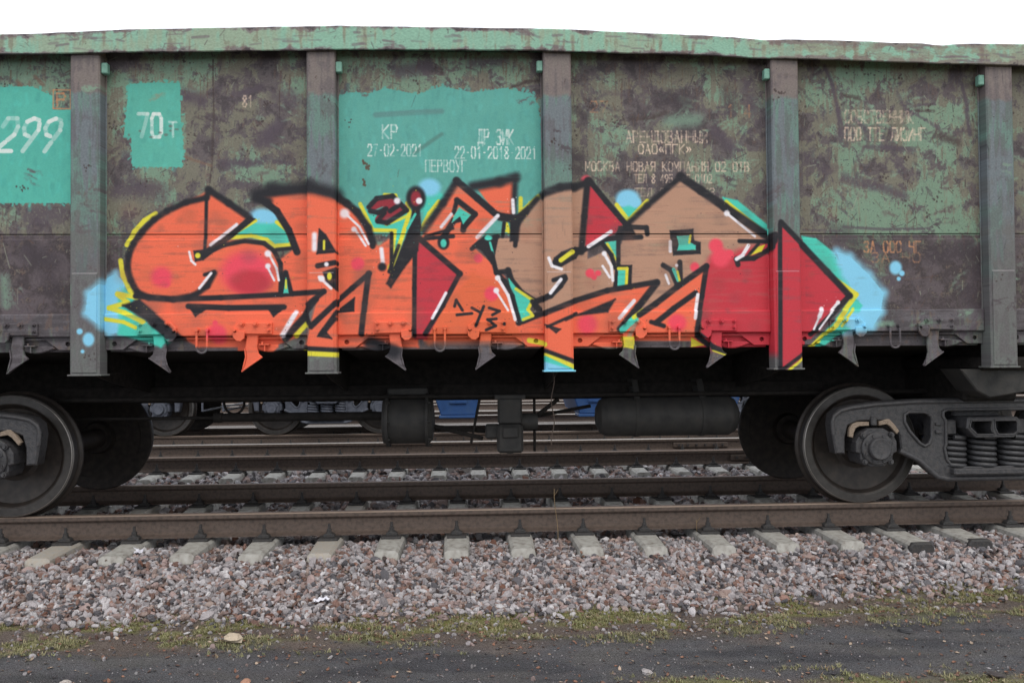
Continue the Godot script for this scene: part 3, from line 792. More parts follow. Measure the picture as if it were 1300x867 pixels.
func weather(cv: Canvas, sd: int, what: String):
	# old paint, bare rusted steel and dirt as they lie on the sheet
	var w := cv.w; var h := cv.h
	var big := nimg(sd, 0.006, w, h); var mid := nimg(sd + 1, 0.016, w, h, 1, 1, 6, 34.0); var mid2 := nimg(sd + 2, 0.035, w, h, 1, 1, 5, 22.0)
	var sv := nimg(sd + 3, 0.09, w, h, 1, 14, 3); var shz := nimg(sd + 4, 0.09, w, h, 12, 1, 3); var fine := nimg(sd + 5, 0.22, w, h, 1, 1, 2); var spk := nimg(sd + 6, 0.11, w, h, 1, 1, 2)
	var olive := Vector3(118, 115, 102); var green := Vector3(120, 150, 130); var pale := Vector3(138, 150, 128); var bruise := Vector3(92, 83, 89); var darkb := Vector3(62, 55, 60); var rust := Vector3(116, 92, 82)
	for y in h:
		var yw := cv.y1 - y / cv.ppm
		for x in w:
			var i := y * w + x
			var b := big[i] / 255.0; var m := mid[i] / 255.0; var m2 := mid2[i] / 255.0; var v := sv[i] / 255.0; var f := fine[i] / 255.0; var hz := shz[i] / 255.0
			var c: Vector3
			if what == "panel" and yw > 2.118:
				var xw := cv.x0 + x / cv.ppm
				var bay := 0.0
				if what == "panel": bay = smoothstep(0.9, 1.1, xw) * (1.0 - smoothstep(2.4, 2.6, xw)) * 0.05 - 0.035 * smoothstep(2.8, 3.3, xw) * (1.0 - smoothstep(3.75, 4.0, xw)) + 0.02 * smoothstep(-1.7, -1.5, xw) * (1.0 - smoothstep(-0.95, -0.8, xw))
				var dry := (f - 0.5) * 0.10 + (v - 0.5) * 0.08
				c = mixc(olive, green, 0.85 * smoothstep(0.50, 0.60, b * 0.56 + m2 * 0.26 + v * 0.18 + dry - bay * 1.6))
				c = mixc(c, pale, 0.40 * smoothstep(0.52, 0.72, v * 0.60 + m * 0.25 + f * 0.15))
				var peel := m * 0.60 + m2 * 0.22 + (0.5 - b) * 0.34 + v * 0.08 + dry * 0.7 + bay
				c = mixc(c, bruise, 0.80 * smoothstep(0.485, 0.52, peel))
				c = mixc(c, darkb, 0.60 * smoothstep(0.60, 0.66, peel + (m2 - 0.5) * 0.25 + (f - 0.5) * 0.1))
				c = mixc(c, rust, 0.45 * smoothstep(0.62, 0.74, v * 0.50 + m2 * 0.26 + f * 0.24))
			elif what == "panel" and yw > 1.556:
				c = mixc(Vector3(94, 85, 89), Vector3(70, 62, 65), smoothstep(0.38, 0.60, m * 0.6 + m2 * 0.4))
				c = mixc(c, Vector3(104, 98, 90), 0.7 * smoothstep(0.54, 0.66, m2 * 0.6 + b * 0.2 + f * 0.2))
				c = mixc(c, Vector3(92, 112, 98), 0.7 * smoothstep(0.58, 0.68, b * 0.35 + m2 * 0.40 + v * 0.25))
				c = mixc(c, rust, 0.45 * smoothstep(0.62, 0.72, m2 * 0.5 + v * 0.3 + f * 0.2))
			elif what == "panel":
				c = mixc(Vector3(100, 95, 100), Vector3(80, 75, 79), smoothstep(0.35, 0.65, m * 0.5 + hz * 0.5))
				c = mixc(c, Vector3(104, 120, 108), 0.5 * smoothstep(0.6, 0.7, b * 0.5 + v * 0.5))
				c = mixc(c, rust, 0.45 * smoothstep(0.62, 0.72, m2 * 0.6 + v * 0.4))
			elif what == "post":
				var brown := Vector3(126, 113, 110); var blue := Vector3(112, 120, 126); var gr := Vector3(106, 134, 126); var dull := Vector3(104, 102, 101)
				c = mixc(blue, gr, smoothstep(0.4, 0.6, b * 0.5 + v * 0.5))
				c = mixc(c, brown, smoothstep(3.10, 3.14, yw + (m2 - 0.5) * 0.05) * 0.9)
				c = mixc(c, dull, 0.8 * smoothstep(2.35, 1.9, yw + (m - 0.5) * 0.8 + (v - 0.5) * 0.5))
				c = mixc(c, bruise, 0.45 * smoothstep(0.5, 0.66, m * 0.4 + v * 0.4 + m2 * 0.25))
			else:   # the rim along the top
				var e := y / float(h)
				c = mixc(Vector3(138, 180, 160), Vector3(148, 168, 146), smoothstep(0.4, 0.62, b * 0.4 + v * 0.4 + m2 * 0.2))
				var right := smoothstep(2.1, 2.9, cv.x0 + x / cv.ppm)
				var edge := maxf(1.0 - e / 0.30, (e - 0.74) / 0.26)
				c = mixc(c, Vector3(120, 108, 112), 0.85 * smoothstep(0.52, 0.62, m * 0.42 + m2 * 0.26 + right * 0.11 + edge * 0.26 + v * 0.10))
				c = mixc(c, Vector3(136, 130, 116), 0.6 * right * smoothstep(0.35, 0.6, m2))
				c = mixc(c, darkb, 0.8 * smoothstep(0.66, 0.74, m * 0.45 + m2 * 0.3 + edge * 0.26 + f * 0.06))
				c = mixc(c, rust, 0.35 * smoothstep(0.66, 0.76, v * 0.6 + m * 0.4))
			if spk[i] > (212 if what == "panel" else 236): c = mixc(c, darkb, 0.6)
			c *= 0.93 + 0.14 * f
			var k := i * 3
			cv.d[k] = clampi(int(c.x), 0, 255); cv.d[k + 1] = clampi(int(c.y), 0, 255); cv.d[k + 2] = clampi(int(c.z), 0, 255)
	cv.tooth = nimg(sd + 8, 0.14, w, h, 1, 1, 3)
	cv.wear.resize(w * h)
	for i in w * h: cv.wear[i] = 255 - int(clampf((shz[i] * 0.62 + mid[i] * 0.38 - 132) * 3.0, 0, 200))

func scuffs(cv: Canvas, n: int, y_lo: float, y_hi: float):
	for k in n:
		var p := Vector2(rng.randf() * cv.w, (cv.y1 - rng.randf_range(y_lo, y_hi)) * cv.ppm)
		var kind := rng.randf()
		if kind < 0.45:       # thin rust runs and scratches, mostly upright
			var a := PI / 2 + rng.randfn(0, 0.35)
			if rng.randf() < 0.3: a = rng.randf() * PI
			var q := p + Vector2(cos(a), sin(a)) * rng.randf_range(4, 26)
			var c := [78, 60, 58] if rng.randf() < 0.6 else [66, 62, 70]
			cv.seg(p, p.lerp(q, 0.5) + Vector2(rng.randfn(0, 1.2), 0), 0.35, 0.9, c, rng.randf_range(0.4, 0.85)); cv.seg(p.lerp(q, 0.5), q, 0.3, 0.9, c, rng.randf_range(0.3, 0.8))
		elif kind < 0.9:      # rubbed places: a handful of dry strokes one way
			var a := rng.randfn(0, 0.45) if rng.randf() < 0.4 else rng.randf() * PI
			var c: Array = [[84, 75, 84], [96, 86, 90], [104, 94, 92], [128, 156, 136], [76, 66, 72]][rng.randi() % 5]
			var spread := rng.randf_range(2, 14)
			for j in rng.randi_range(2, 8):
				var o := p + Vector2(rng.randfn(0, spread * 1.6), rng.randfn(0, spread)).rotated(a)
				var l := rng.randf_range(3, 30)
				var e := a + rng.randfn(0, 0.18)
				var q := o + Vector2(cos(e), sin(e)) * l
				var r := rng.randf_range(0.4, 3.4)
				var al := rng.randf_range(0.2, 0.75)
				cv.seg(o, o.lerp(q, 0.5) + Vector2(rng.randfn(0, 1), rng.randfn(0, 1)), r, 2.6, c, al, false, rng.randf_range(0.3, 0.6))
				cv.seg(o.lerp(q, 0.5), q, r * 0.5, 2.0, c, al * 0.8, false, rng.randf_range(0.3, 0.6))
		else:                 # pitted dark spots
			for j in rng.randi_range(3, 9):
				cv.spot(p + Vector2(rng.randfn(0, 5), rng.randfn(0, 5)), rng.randf_range(0.4, 1.8), rng.randf_range(0.4, 2.2), 0.9, [64, 52, 52], 0.75)

func ticks(cv: Canvas, n: int, y_lo: float, y_hi: float):
	# short chips, scratches and runs that lie over everything, thickest along the welds
	for k in n:
		var xw := cv.x0 + rng.randf() * cv.w / cv.ppm
		if rng.randf() < 0.25: xw = POSTS[rng.randi_range(1, 6)] + rng.randfn(0, 0.13)
		var p := cv.px(xw, rng.randf_range(y_lo, y_hi))
		var a := PI / 2 + rng.randfn(0, 0.25) if rng.randf() < 0.55 else rng.randf() * PI
		var l := 2.0 + 7.0 * absf(rng.randfn(0, 1)) * (2.5 if rng.randf() < 0.06 else 1.0)
		var q := p + Vector2(cos(a), sin(a)) * l
		var c: Array = [[60, 50, 52], [74, 62, 60], [150, 156, 138], [96, 72, 62], [70, 66, 74]][rng.randi() % 5]
		cv.seg(p, q, rng.randf_range(0.1, 0.7), 0.8, c, rng.randf_range(0.25, 0.8), false, 0.25)

func patch(cv: Canvas, src: Array, c: Array):
	# newer paint brushed on with a ragged edge
	var pts := PackedVector2Array()
	for i in range(0, src.size(), 2): pts.append(cv.px(src[i], src[i + 1]))
	var keep := cv.wear
	cv.wear = PackedByteArray(); cv.wear.resize(keep.size()); cv.wear.fill(235)
	cv.fill(pts, c, 0.96)
	for i in pts.size():
		var p := pts[i]; var q := pts[(i + 1) % pts.size()]
		var n := maxi(2, int((q - p).length() / 7))
		for k in n:
			var a := p.lerp(q, k / float(n)) + Vector2(rng.randfn(0, 1.5), rng.randfn(0, 1.5))
			cv.seg(a, a + Vector2(rng.randfn(0, 2), rng.randf_range(-5, 5)), rng.randf_range(0.8, 2.4), 1.2, c, 0.85)
	var box := Rect2(pts[0], Vector2.ZERO)
	for p in pts: box = box.expand(p)
	for k in int(box.get_area() / 90.0):
		var p := box.position + Vector2(rng.randf() * box.size.x, rng.randf() * box.size.y)
		if not Geometry2D.is_point_in_polygon(p, pts): continue
		var t := rng.randf_range(0.86, 1.10)
		cv.seg(p, p + Vector2(rng.randfn(0, 1.5), rng.randf_range(-16, 16)), rng.randf_range(0.5, 3.0), 2.5, [int(c[0] * t), int(c[1] * t), int(minf(255, c[2] * t * 1.02))], rng.randf_range(0.15, 0.5))
	cv.wear = keep

func finish(cv: Canvas, grain_seed: int) -> ImageTexture:
	var lut := PackedByteArray(); lut.resize(256)
	for i in 256:
		var l := Color(i / 255.0, 0, 0).srgb_to_linear().r * GAIN
		lut[i] = clampi(int(Color(minf(l, 0.86), 0, 0).linear_to_srgb().r * 255.0 + 0.5), 0, 255)
	var g := nimg(grain_seed, 0.3, cv.w, cv.h, 1, 1, 1)
	for i in cv.w * cv.h:
		var k := i * 3
		var e := (g[i] - 128) / 26
		cv.d[k] = lut[clampi(cv.d[k] + e, 0, 255)]; cv.d[k + 1] = lut[clampi(cv.d[k + 1] + e, 0, 255)]; cv.d[k + 2] = lut[clampi(cv.d[k + 2] + e, 0, 255)]
	return ImageTexture.create_from_image(Image.create_from_data(cv.w, cv.h, false, Image.FORMAT_RGB8, cv.d))

func paint_mat(tex: Texture2D, rough := 0.62) -> StandardMaterial3D:
	var m := StandardMaterial3D.new()
	m.albedo_texture = tex
	m.roughness = rough
	m.metallic_specular = 0.4
	return m

func paint_wagon():
	var cream := [226, 200, 180]; var white := [226, 234, 230]; var orange := [196, 138, 100]; var teal := [84, 172, 152]
	var cv := Canvas.new(2048, 575, SIDE_X0, SIDE_Y1, PPM)
	weather(cv, 40, "panel")
	scuffs(cv, 1050, 2.13, 3.42)
	scuffs(cv, 300, 1.56, 2.1)
	for m in SCRAPES:
		var p: Array = m[4]
		for k in 3:
			for i in range(0, p.size() - 2, 2):
				var q := cv.px(p[i], p[i + 1]); var e := cv.px(p[i + 2], p[i + 3])
				var j: Vector2 = Vector2(rng.randfn(0, 1), rng.randfn(0, 1)) * m[0] * PPM * 0.5
				cv.seg(q + j, e + j, m[0] * PPM * rng.randf_range(0.45, 0.9), m[1] * PPM, SCRAPE_TONES[m[3]], m[2] * 0.6, false, rng.randf_range(0.2, 0.42))
	ticks(cv, 3600, 1.56, 3.42)
	scuffs(cv, 60, 1.39, 1.54)
	for k in 150:      # rust runs from the welds under the rim and from the seam
		var low := rng.randf() < 0.35
		var p := cv.px(rng.randf_range(-4.2, 4.3), 2.12 if low else rng.randf_range(3.2, 3.42))
		var l := rng.randf_range(8, 34) if low else rng.randf_range(10, 70)
		var w := rng.randfn(0, 1.2)
		var t: Array = [[98, 74, 64], [84, 70, 68], [112, 86, 72]][rng.randi() % 3]
		for i in 4: cv.seg(p + Vector2(w * i * 0.25, l * i * 0.25), p + Vector2(w * (i + 1) * 0.25, l * (i + 1) * 0.25), rng.randf_range(0.2, 1.3) * (1.0 - 0.2 * i), 1.0, t, rng.randf_range(0.25, 0.6) * (1.0 - 0.18 * i), false, 0.25)
	patch(cv, [-3.5, 3.174, -2.93, 3.188, -2.787, 3.121, -2.787, 3.019, -2.63, 3.02, -2.63, 2.35, -3.5, 2.349], [84, 186, 170])
	patch(cv, [-2.25, 3.182, -2.234, 3.211, -2.044, 3.224, -1.888, 3.22, -1.882, 2.967, -1.866, 2.739, -1.877, 2.613, -2.222, 2.612, -2.233, 2.823, -2.283, 2.84], [88, 180, 164])
	patch(cv, [-0.759, 3.136, -0.662, 3.166, -0.519, 3.161, -0.404, 3.197, -0.174, 3.152, -0.001, 3.212, 0.23, 3.167, 0.462, 3.204, 0.683, 3.159, 0.728, 2.983, 0.732, 2.125, -0.763, 2.125], [92, 172, 162])
	cv.seg(cv.px(-0.48, 3.0), cv.px(0.0, 3.03), 4, 3, [92, 136, 134], 0.8); cv.seg(cv.px(-0.2, 2.72), cv.px(0.0, 2.86), 2.5, 3, [84, 130, 124], 0.8)
	for p in [[-0.57, 2.66], [-0.55, 2.61], [-0.58, 2.5], [0.0, 2.32]]:
		for j in 6: cv.spot(cv.px(p[0] + rng.randfn(0, 0.012), p[1] + rng.randfn(0, 0.014)), 1.6, 2.0, 1.0, [92, 78, 66], 0.9)
	scuffs(cv, 60, 2.4, 3.2)
	stencil(cv, "КР", -0.44, 2.826, .125, .099, white); stencil(cv, "27·02·2021", -.545, 2.698, .405, .083, white); stencil(cv, "ДР ЗИК", .262, 2.788, .27, .106, white)
	stencil(cv, "22·01·2018·2021", .09, 2.683, .61, .084, white); stencil(cv, "ПЕРВОУГ", -.125, 2.584, .31, .082, white, 0.12, 0.8)
	stencil(cv, "70", -2.195, 2.829, .19, .167, white, 0.15, 1.0, 0.0, 0.2); stencil(cv, "Т", -1.975, 2.829, .075, .11, white, 0.15, 0.7)
	stencil(cv, "299", -3.20, 2.722, .45, .235, white, 0.13, 0.95, 0.28, 0.12); stencil(cv, "Р", -2.765, 3.05, .08, .09, orange, 0.16)
	for e in [[-2.78, 3.03, -2.66, 3.03], [-2.66, 3.03, -2.66, 3.165], [-2.66, 3.165, -2.78, 3.165], [-2.78, 3.165, -2.78, 3.03]]: cv.seg(cv.px(e[0], e[1]), cv.px(e[2], e[3]), 1.0, 0.8, orange, 0.8)
	stencil(cv, "81", -1.445, 3.051, .08, .081, cream, 0.13, 0.7); stencil(cv, "27", 1.09, 3.03, .15, .08, orange, 0.13, 0.6); stencil(cv, "1 4", 2.12, 3.0, .2, .09, orange, 0.13, 0.5)
	stencil(cv, "АРЕНДОВАННЫЙ", 1.36, 2.805, .62, .085, cream, 0.14, 0.75, 0.0, 0.38); stencil(cv, "ОАО«ПГК»", 1.45, 2.722, .41, .068, cream, 0.14, 0.9)
	stencil(cv, "МОСКВА НОВАЯ КОМПАНИЯ 02 ОТВ", 1.055, 2.593, 1.24, .066, cream, 0.15, 0.75); stencil(cv, "ТЕЛ 8 495 665·0102", 1.42, 2.506, .59, .06, cream, 0.15, 0.8); stencil(cv, "ТЕЛ 8 495 663", 1.42, 2.406, .61, .058, cream, 0.15, 0.55)
	stencil(cv, "СОБСТВЕННИК", 3.02, 2.961, .54, .092, cream, 0.14, 0.6, 0.0, 0.42); stencil(cv, "ООО ТТЕ ЛИЗИНГ", 3.018, 2.83, .63, .094, cream, 0.14, 0.75, 0.0, 0.36)
	stencil(cv, "ЗА ООО ЧГ", 3.15, 1.985, .45, .08, orange, 0.16, 0.8); stencil(cv, "ЗА ЧО", 3.2, 1.91, .4, .07, orange, 0.16, 0.45)
	for b in [[1.3, 2.9, .2], [1.75, 2.86, .16], [1.2, 2.62, .12], [3.25, 2.93, .12], [3.2, 2.82, .1], [-1.96, 2.88, .16]]:   # worn through the lettering
		for j in 14: cv.spot(cv.px(b[0] + rng.randfn(0, b[2]), b[1] + rng.randfn(0, 0.03)), rng.randf_range(1, 5), rng.randf_range(1, 3), 1.5, [100, 96, 92], 0.6)
	spray(cv, Vector2.ZERO)
	print("sprayed ", Time.get_ticks_msec())
	# scratches and rub marks through the sprayed paint
	for k in 420:
		var p := cv.px(rng.randf_range(-2.3, 3.0), rng.randf_range(1.4, 2.35))
		cv.seg(p, p + Vector2(rng.randf_range(6, 34), rng.randfn(0, 0.8)), 0.25, 0.8, [110, 70, 62], rng.randf_range(0.08, 0.32))
	for k in 700:      # overspray flecks round the strokes
		var op: Array = GRAFFITI[rng.randi() % GRAFFITI.size()]
		if op[0] != 1: continue
		var src: Array = op[op.size() - 1]
		var at := (rng.randi() % (src.size() / 2)) * 2
		cv.spot(cv.px(src[at] + rng.randfn(0, 0.045), src[at + 1] + rng.randfn(0, 0.045)), rng.randf_range(0.2, 0.7), rng.randf_range(0.2, 0.7), 0.8, PAL[op[1]], rng.randf_range(0.3, 0.8))
	for k in 150:
		var p := cv.px(rng.randf_range(-2.3, 3.0), rng.randf_range(1.42, 2.3))
		var s := rng.randf_range(5, 22)
		cv.spot(p, s * 0.3, s * 0.2, s, [[116, 82, 70], [150, 92, 76], [96, 84, 84]][rng.randi() % 3], rng.randf_range(0.10, 0.26))
	M.side = paint_mat(finish(cv, 71))
	# one strip of the atlas for each post; what was sprayed lies a hand further in on the posts, which stand out from the sheet
	var shifts := {2: 0.044, 3: 0.017, 4: -0.0105, 5: -0.038}
	var atlas := PackedByteArray()
	var strips := []
	for n in 6:
		var c := Canvas.new(64, 575, POSTS[n + 1] - 0.139, SIDE_Y1, PPM)
		weather(c, 90 + n * 9, "post")
		scuffs(c, 18, 1.15, 3.4)
		if shifts.has(n + 1): spray(c, Vector2(shifts[n + 1], -0.008))
		for k in 26:
			var p := c.px(POSTS[n + 1] + rng.randf_range(-0.1, 0.1), rng.randf_range(1.15, 3.4))
			c.seg(p, p + Vector2(rng.randfn(0, 0.5), rng.randf_range(4, 20)), 0.25, 0.8, [90, 76, 74], rng.randf_range(0.1, 0.35))
		var li := c.px(POSTS[n + 1] - 0.085, 1.835)     # weld bead at the head of the doubling plate
		c.seg(li, li + Vector2(0.17 * PPM, 0), 0.4, 0.8, [186, 178, 182], 0.8)
		M["post%d" % (n + 1)] = paint_mat(finish(c, 120 + n))
	var o := Canvas.new(512, 575, 0.0, SIDE_Y1, PPM)
	weather(o, 200, "panel")
	scuffs(o, 260, 1.4, 3.4)
	M.outer = paint_mat(finish(o, 201))
	var ch := Canvas.new(2048, 44, -5.95, 0.0, 172.0)
	weather(ch, 220, "rim")
	for k in 260:
		var p := Vector2(rng.randf() * 2048, rng.randf() * 44)
		if rng.randf() < 0.5: ch.seg(p, p + Vector2(rng.randfn(0, 4), rng.randf_range(3, 12)), 0.3, 0.8, [84, 72, 76], rng.randf_range(0.3, 0.8))
		else: ch.seg(p, p + Vector2(rng.randf_range(4, 22), rng.randfn(0, 2)), rng.randf_range(0.6, 2.5), 1.2, [112, 100, 106], rng.randf_range(0.3, 0.7))
	M.rim = paint_mat(finish(ch, 221))

# ------------------------------------------------------------------ wagon
const SIDE_MAP := Vector4(-4.3, 3.56, 2048.0 / 230.0, 575.0 / 230.0)
const RIM_TOP := [-5.95, 3.525, -3.08, 3.522, -2.0, 3.575, -0.725, 3.611, 0.8, 3.606, 1.96, 3.569, 2.3, 3.556, 2.42, 3.545, 2.55, 3.548, 3.14, 3.537, 3.6, 3.527, 3.68, 3.517, 3.82, 3.530, 4.34, 3.533, 5.95, 3.535]
const RIM_BOTTOM := [-5.95, 3.372, -3.08, 3.374, -0.67, 3.431, 0.5, 3.437, 1.72, 3.420, 3.0, 3.386, 4.34, 3.361, 5.95, 3.36]

func along(t: Array, x: float) -> float:
	for i in range(0, t.size() - 2, 2):
		if x <= t[i + 2]: return lerpf(t[i + 1], t[i + 3], clampf((x - t[i]) / (t[i + 2] - t[i]), 0, 1))
	return t[t.size() - 1]

func map_for(x: float) -> Array:
	if x > -4.2 and x < 4.2: return [SIDE_MAP, M.side]
	return [Vector4(floorf(x / 1.7) * 1.7 - 0.2, 3.56, 512.0 / 230.0, 575.0 / 230.0), M.outer]

func sheet(b: MB, x0: float, x1: float, y0: float, y1: float, z: float, dent: float, nx := 26, ny := 14):
	# steel sheet with the dents of years of loading
	var g := []
	for j in ny + 1:
		var row := []
		for i in nx + 1:
			var x := lerpf(x0, x1, i / float(nx)); var y := lerpf(y0, y1, j / float(ny))
			var e := minf(minf(i, nx - i) / 3.0, minf(j, ny - j) / 2.0)
			var k := clampf(e, 0, 1)
			row.append(Vector3(x, y, z + dent * k * (gnoise.get_noise_2d(x * 60, y * 60) * 1.3 + 0.5 * gnoise2.get_noise_2d(x * 260, y * 260) + 0.35)))
		g.append(row)
	var nn := []
	for j in ny + 1:
		var row := []
		for i in nx + 1:
			var dx: Vector3 = g[j][mini(i + 1, nx)] - g[j][maxi(i - 1, 0)]
			var dy: Vector3 = g[mini(j + 1, ny)][i] - g[maxi(j - 1, 0)][i]
			row.append(dx.cross(dy).normalized())
		nn.append(row)
	for j in ny:
		for i in nx:
			b.sq(g[j][i], g[j][i + 1], g[j + 1][i + 1], g[j + 1][i], nn[j][i], nn[j][i + 1], nn[j + 1][i + 1], nn[j + 1][i])

func build_rim(w: Node3D, s: float):
	# box-section rim along the top of a side; s = 1 near side, -1 far side
	var b := mb()
	var n := 150
	var prof := []
	for i in n + 1:
		var x := lerpf(-5.95, 5.95, i / float(n))
		var t := along(RIM_TOP, x) + gnoise2.get_noise_1d(x * 160) * 0.004; var lo := along(RIM_BOTTOM, x) + gnoise2.get_noise_1d(x * 110 + 500) * 0.002
		var zf := 1.605 + gnoise.get_noise_1d(x * 90) * 0.012 - 0.02 * exp(-pow((x - 2.35) / 0.12, 2)) - 0.016 * exp(-pow((x - 3.7) / 0.14, 2))
		var v0 := 0.02
		# outline from under the lip over the face to the back: [y, z, v]
		prof.append([[t - .02, 1.474, .9], [t - .02, zf - .016, .95], [lo + .002, zf - .014, .97], [lo, zf - 0.008, 0.985], [lo + 0.006, zf, 0.95], [lo + (t - lo) * 0.5, zf + 0.004 * gnoise.get_noise_1d(x * 200 + 90), 0.5], [t - 0.016, zf, 0.1], [t - 0.004, zf - 0.012, 0.05], [t, zf - 0.03, v0], [t + 0.002, 1.45, v0 * 0.5], [lo + 0.02, 1.44, 0.3]])
	for i in n:
		var x0 := lerpf(-5.95, 5.95, i / float(n)); var x1 := lerpf(-5.95, 5.95, (i + 1) / float(n))
		for k in 10:
			var A: Array = prof[i][k]; var B: Array = prof[i][k + 1]; var A2: Array = prof[i + 1][k]; var B2: Array = prof[i + 1][k + 1]
			var a := Vector3(x0, A[0], A[1] * s); var bb := Vector3(x0, B[0], B[1] * s); var c := Vector3(x1, B2[0], B2[1] * s); var d := Vector3(x1, A2[0], A2[1] * s)
			var nrm := Vector3(0, (A[1] - B[1]), (B[0] - A[0]) * s).normalized()
			if k == 9: nrm = Vector3(0, 0, -s)
			var at := b.P.size()
			b.quad(a, bb, c, d, nrm)
			for q in range(at, b.P.size()):
				var p := b.P[q]
				var v: float = 0.5
				for r in [A, B, A2, B2]:
					if absf(r[0] - p.y) < 1e-5 and absf(r[1] * s - p.z) < 1e-5: v = r[2]
				b.U[q] = Vector2((p.x + 5.95) / 11.9, v)
	for e in [0, n]:
		var pts := []
		for r in prof[e]: pts.append(Vector3(lerpf(-5.95, 5.95, e / float(n)), r[0], r[1] * s))
		for q in range(2, pts.size() - 2): b.face([pts[pts.size() - 1], pts[q], pts[q + 1]], Vector3(0, 3.45, 1.5 * s))
	put("top_rim", b, M.rim, w)

func build_latch(w: Node3D, x: float, s: float):
	# hatch latch; s = 1 when the hook's point swings to the left, as on the right of a bay
	var mm := map_for(x)
	var l := part("hatch_latch", w)
	var b := mb(mm[0])
	var pl := []
	for p in [[-.135, .005], [.135, .0], [.135, .085], [.04, .088], [-.10, .088], [-.14, .05]]: pl.append(Vector2(x + p[0] * s, 1.398 + p[1]))
	b.prism(pl, 1.494, 1.516, 0.005)
	put("latch_plate", b, mm[1], l)
	for p in [[-.075, .078, .016], [.02, .076, .016], [-.125, .03, .013], [.113, .075, .010], [.113, .03, .010]]:
		b = mb(mm[0])
		var c := Vector3(x + p[0] * s, 1.398 + p[1], 1.514)
		b.cyl(c, c + Vector3(0, 0, .012), p[2] * 1.3, p[2] * 1.3, 6, true, true)
		b.cyl(c + Vector3(0, 0, .012), c + Vector3(0, 0, .034), p[2] * .75, p[2] * .7, 8)
		put("bolt", b, mm[1], l)
	b = mb(mm[0])
	var fl := []
	for p in [[-.145, .03], [-.14, -.02], [-.115, -.048], [-.085, -.052], [-.06, -.03], [-.055, .02]]: fl.append(Vector2(x + p[0] * s, 1.40 + p[1]))
	b.prism(fl, 1.512, 1.526, 0.003)
	put("locking_cam", b, mm[1], l)
	b = mb(mm[0])
	var hk := []
	for p in [[-.045, .03], [.035, .03], [.028, -.06], [.024, -.10], [.034, -.14], [.06, -.165], [-.02, -.22], [-.085, -.272], [-.09, -.262], [-.065, -.215], [-.052, -.16], [-.062, -.10], [-.055, -.05]]: hk.append(Vector2(x + p[0] * s, 1.40 + p[1]))
	b.prism(hk, 1.470, 1.494, 0.006)
	var rib := []
	for p in [[.06, -.165], [-.02, -.22], [-.085, -.268], [-.068, -.215], [-.055, -.16], [-.063, -.10]]: rib.append(Vector3(x + p[0] * s, 1.40 + p[1], 1.496))
	b.tube(rib, 0.006, 6)
	put("hook", b, mm[1], l)
	b = mb(mm[0])
	b.box(Vector3(x + .075 * s, 1.325, 1.47), Vector3(.075, .008, .06), .002)
	b.box(Vector3(x + .078 * s, 1.302, 1.47), Vector3(.008, .05, .05), .002)
	b.cyl(Vector3(x + .06 * s, 1.325, 1.49), Vector3(x + .06 * s, 1.345, 1.49), .008, .007, 8)
	put("safety_catch", b, mm[1], l)

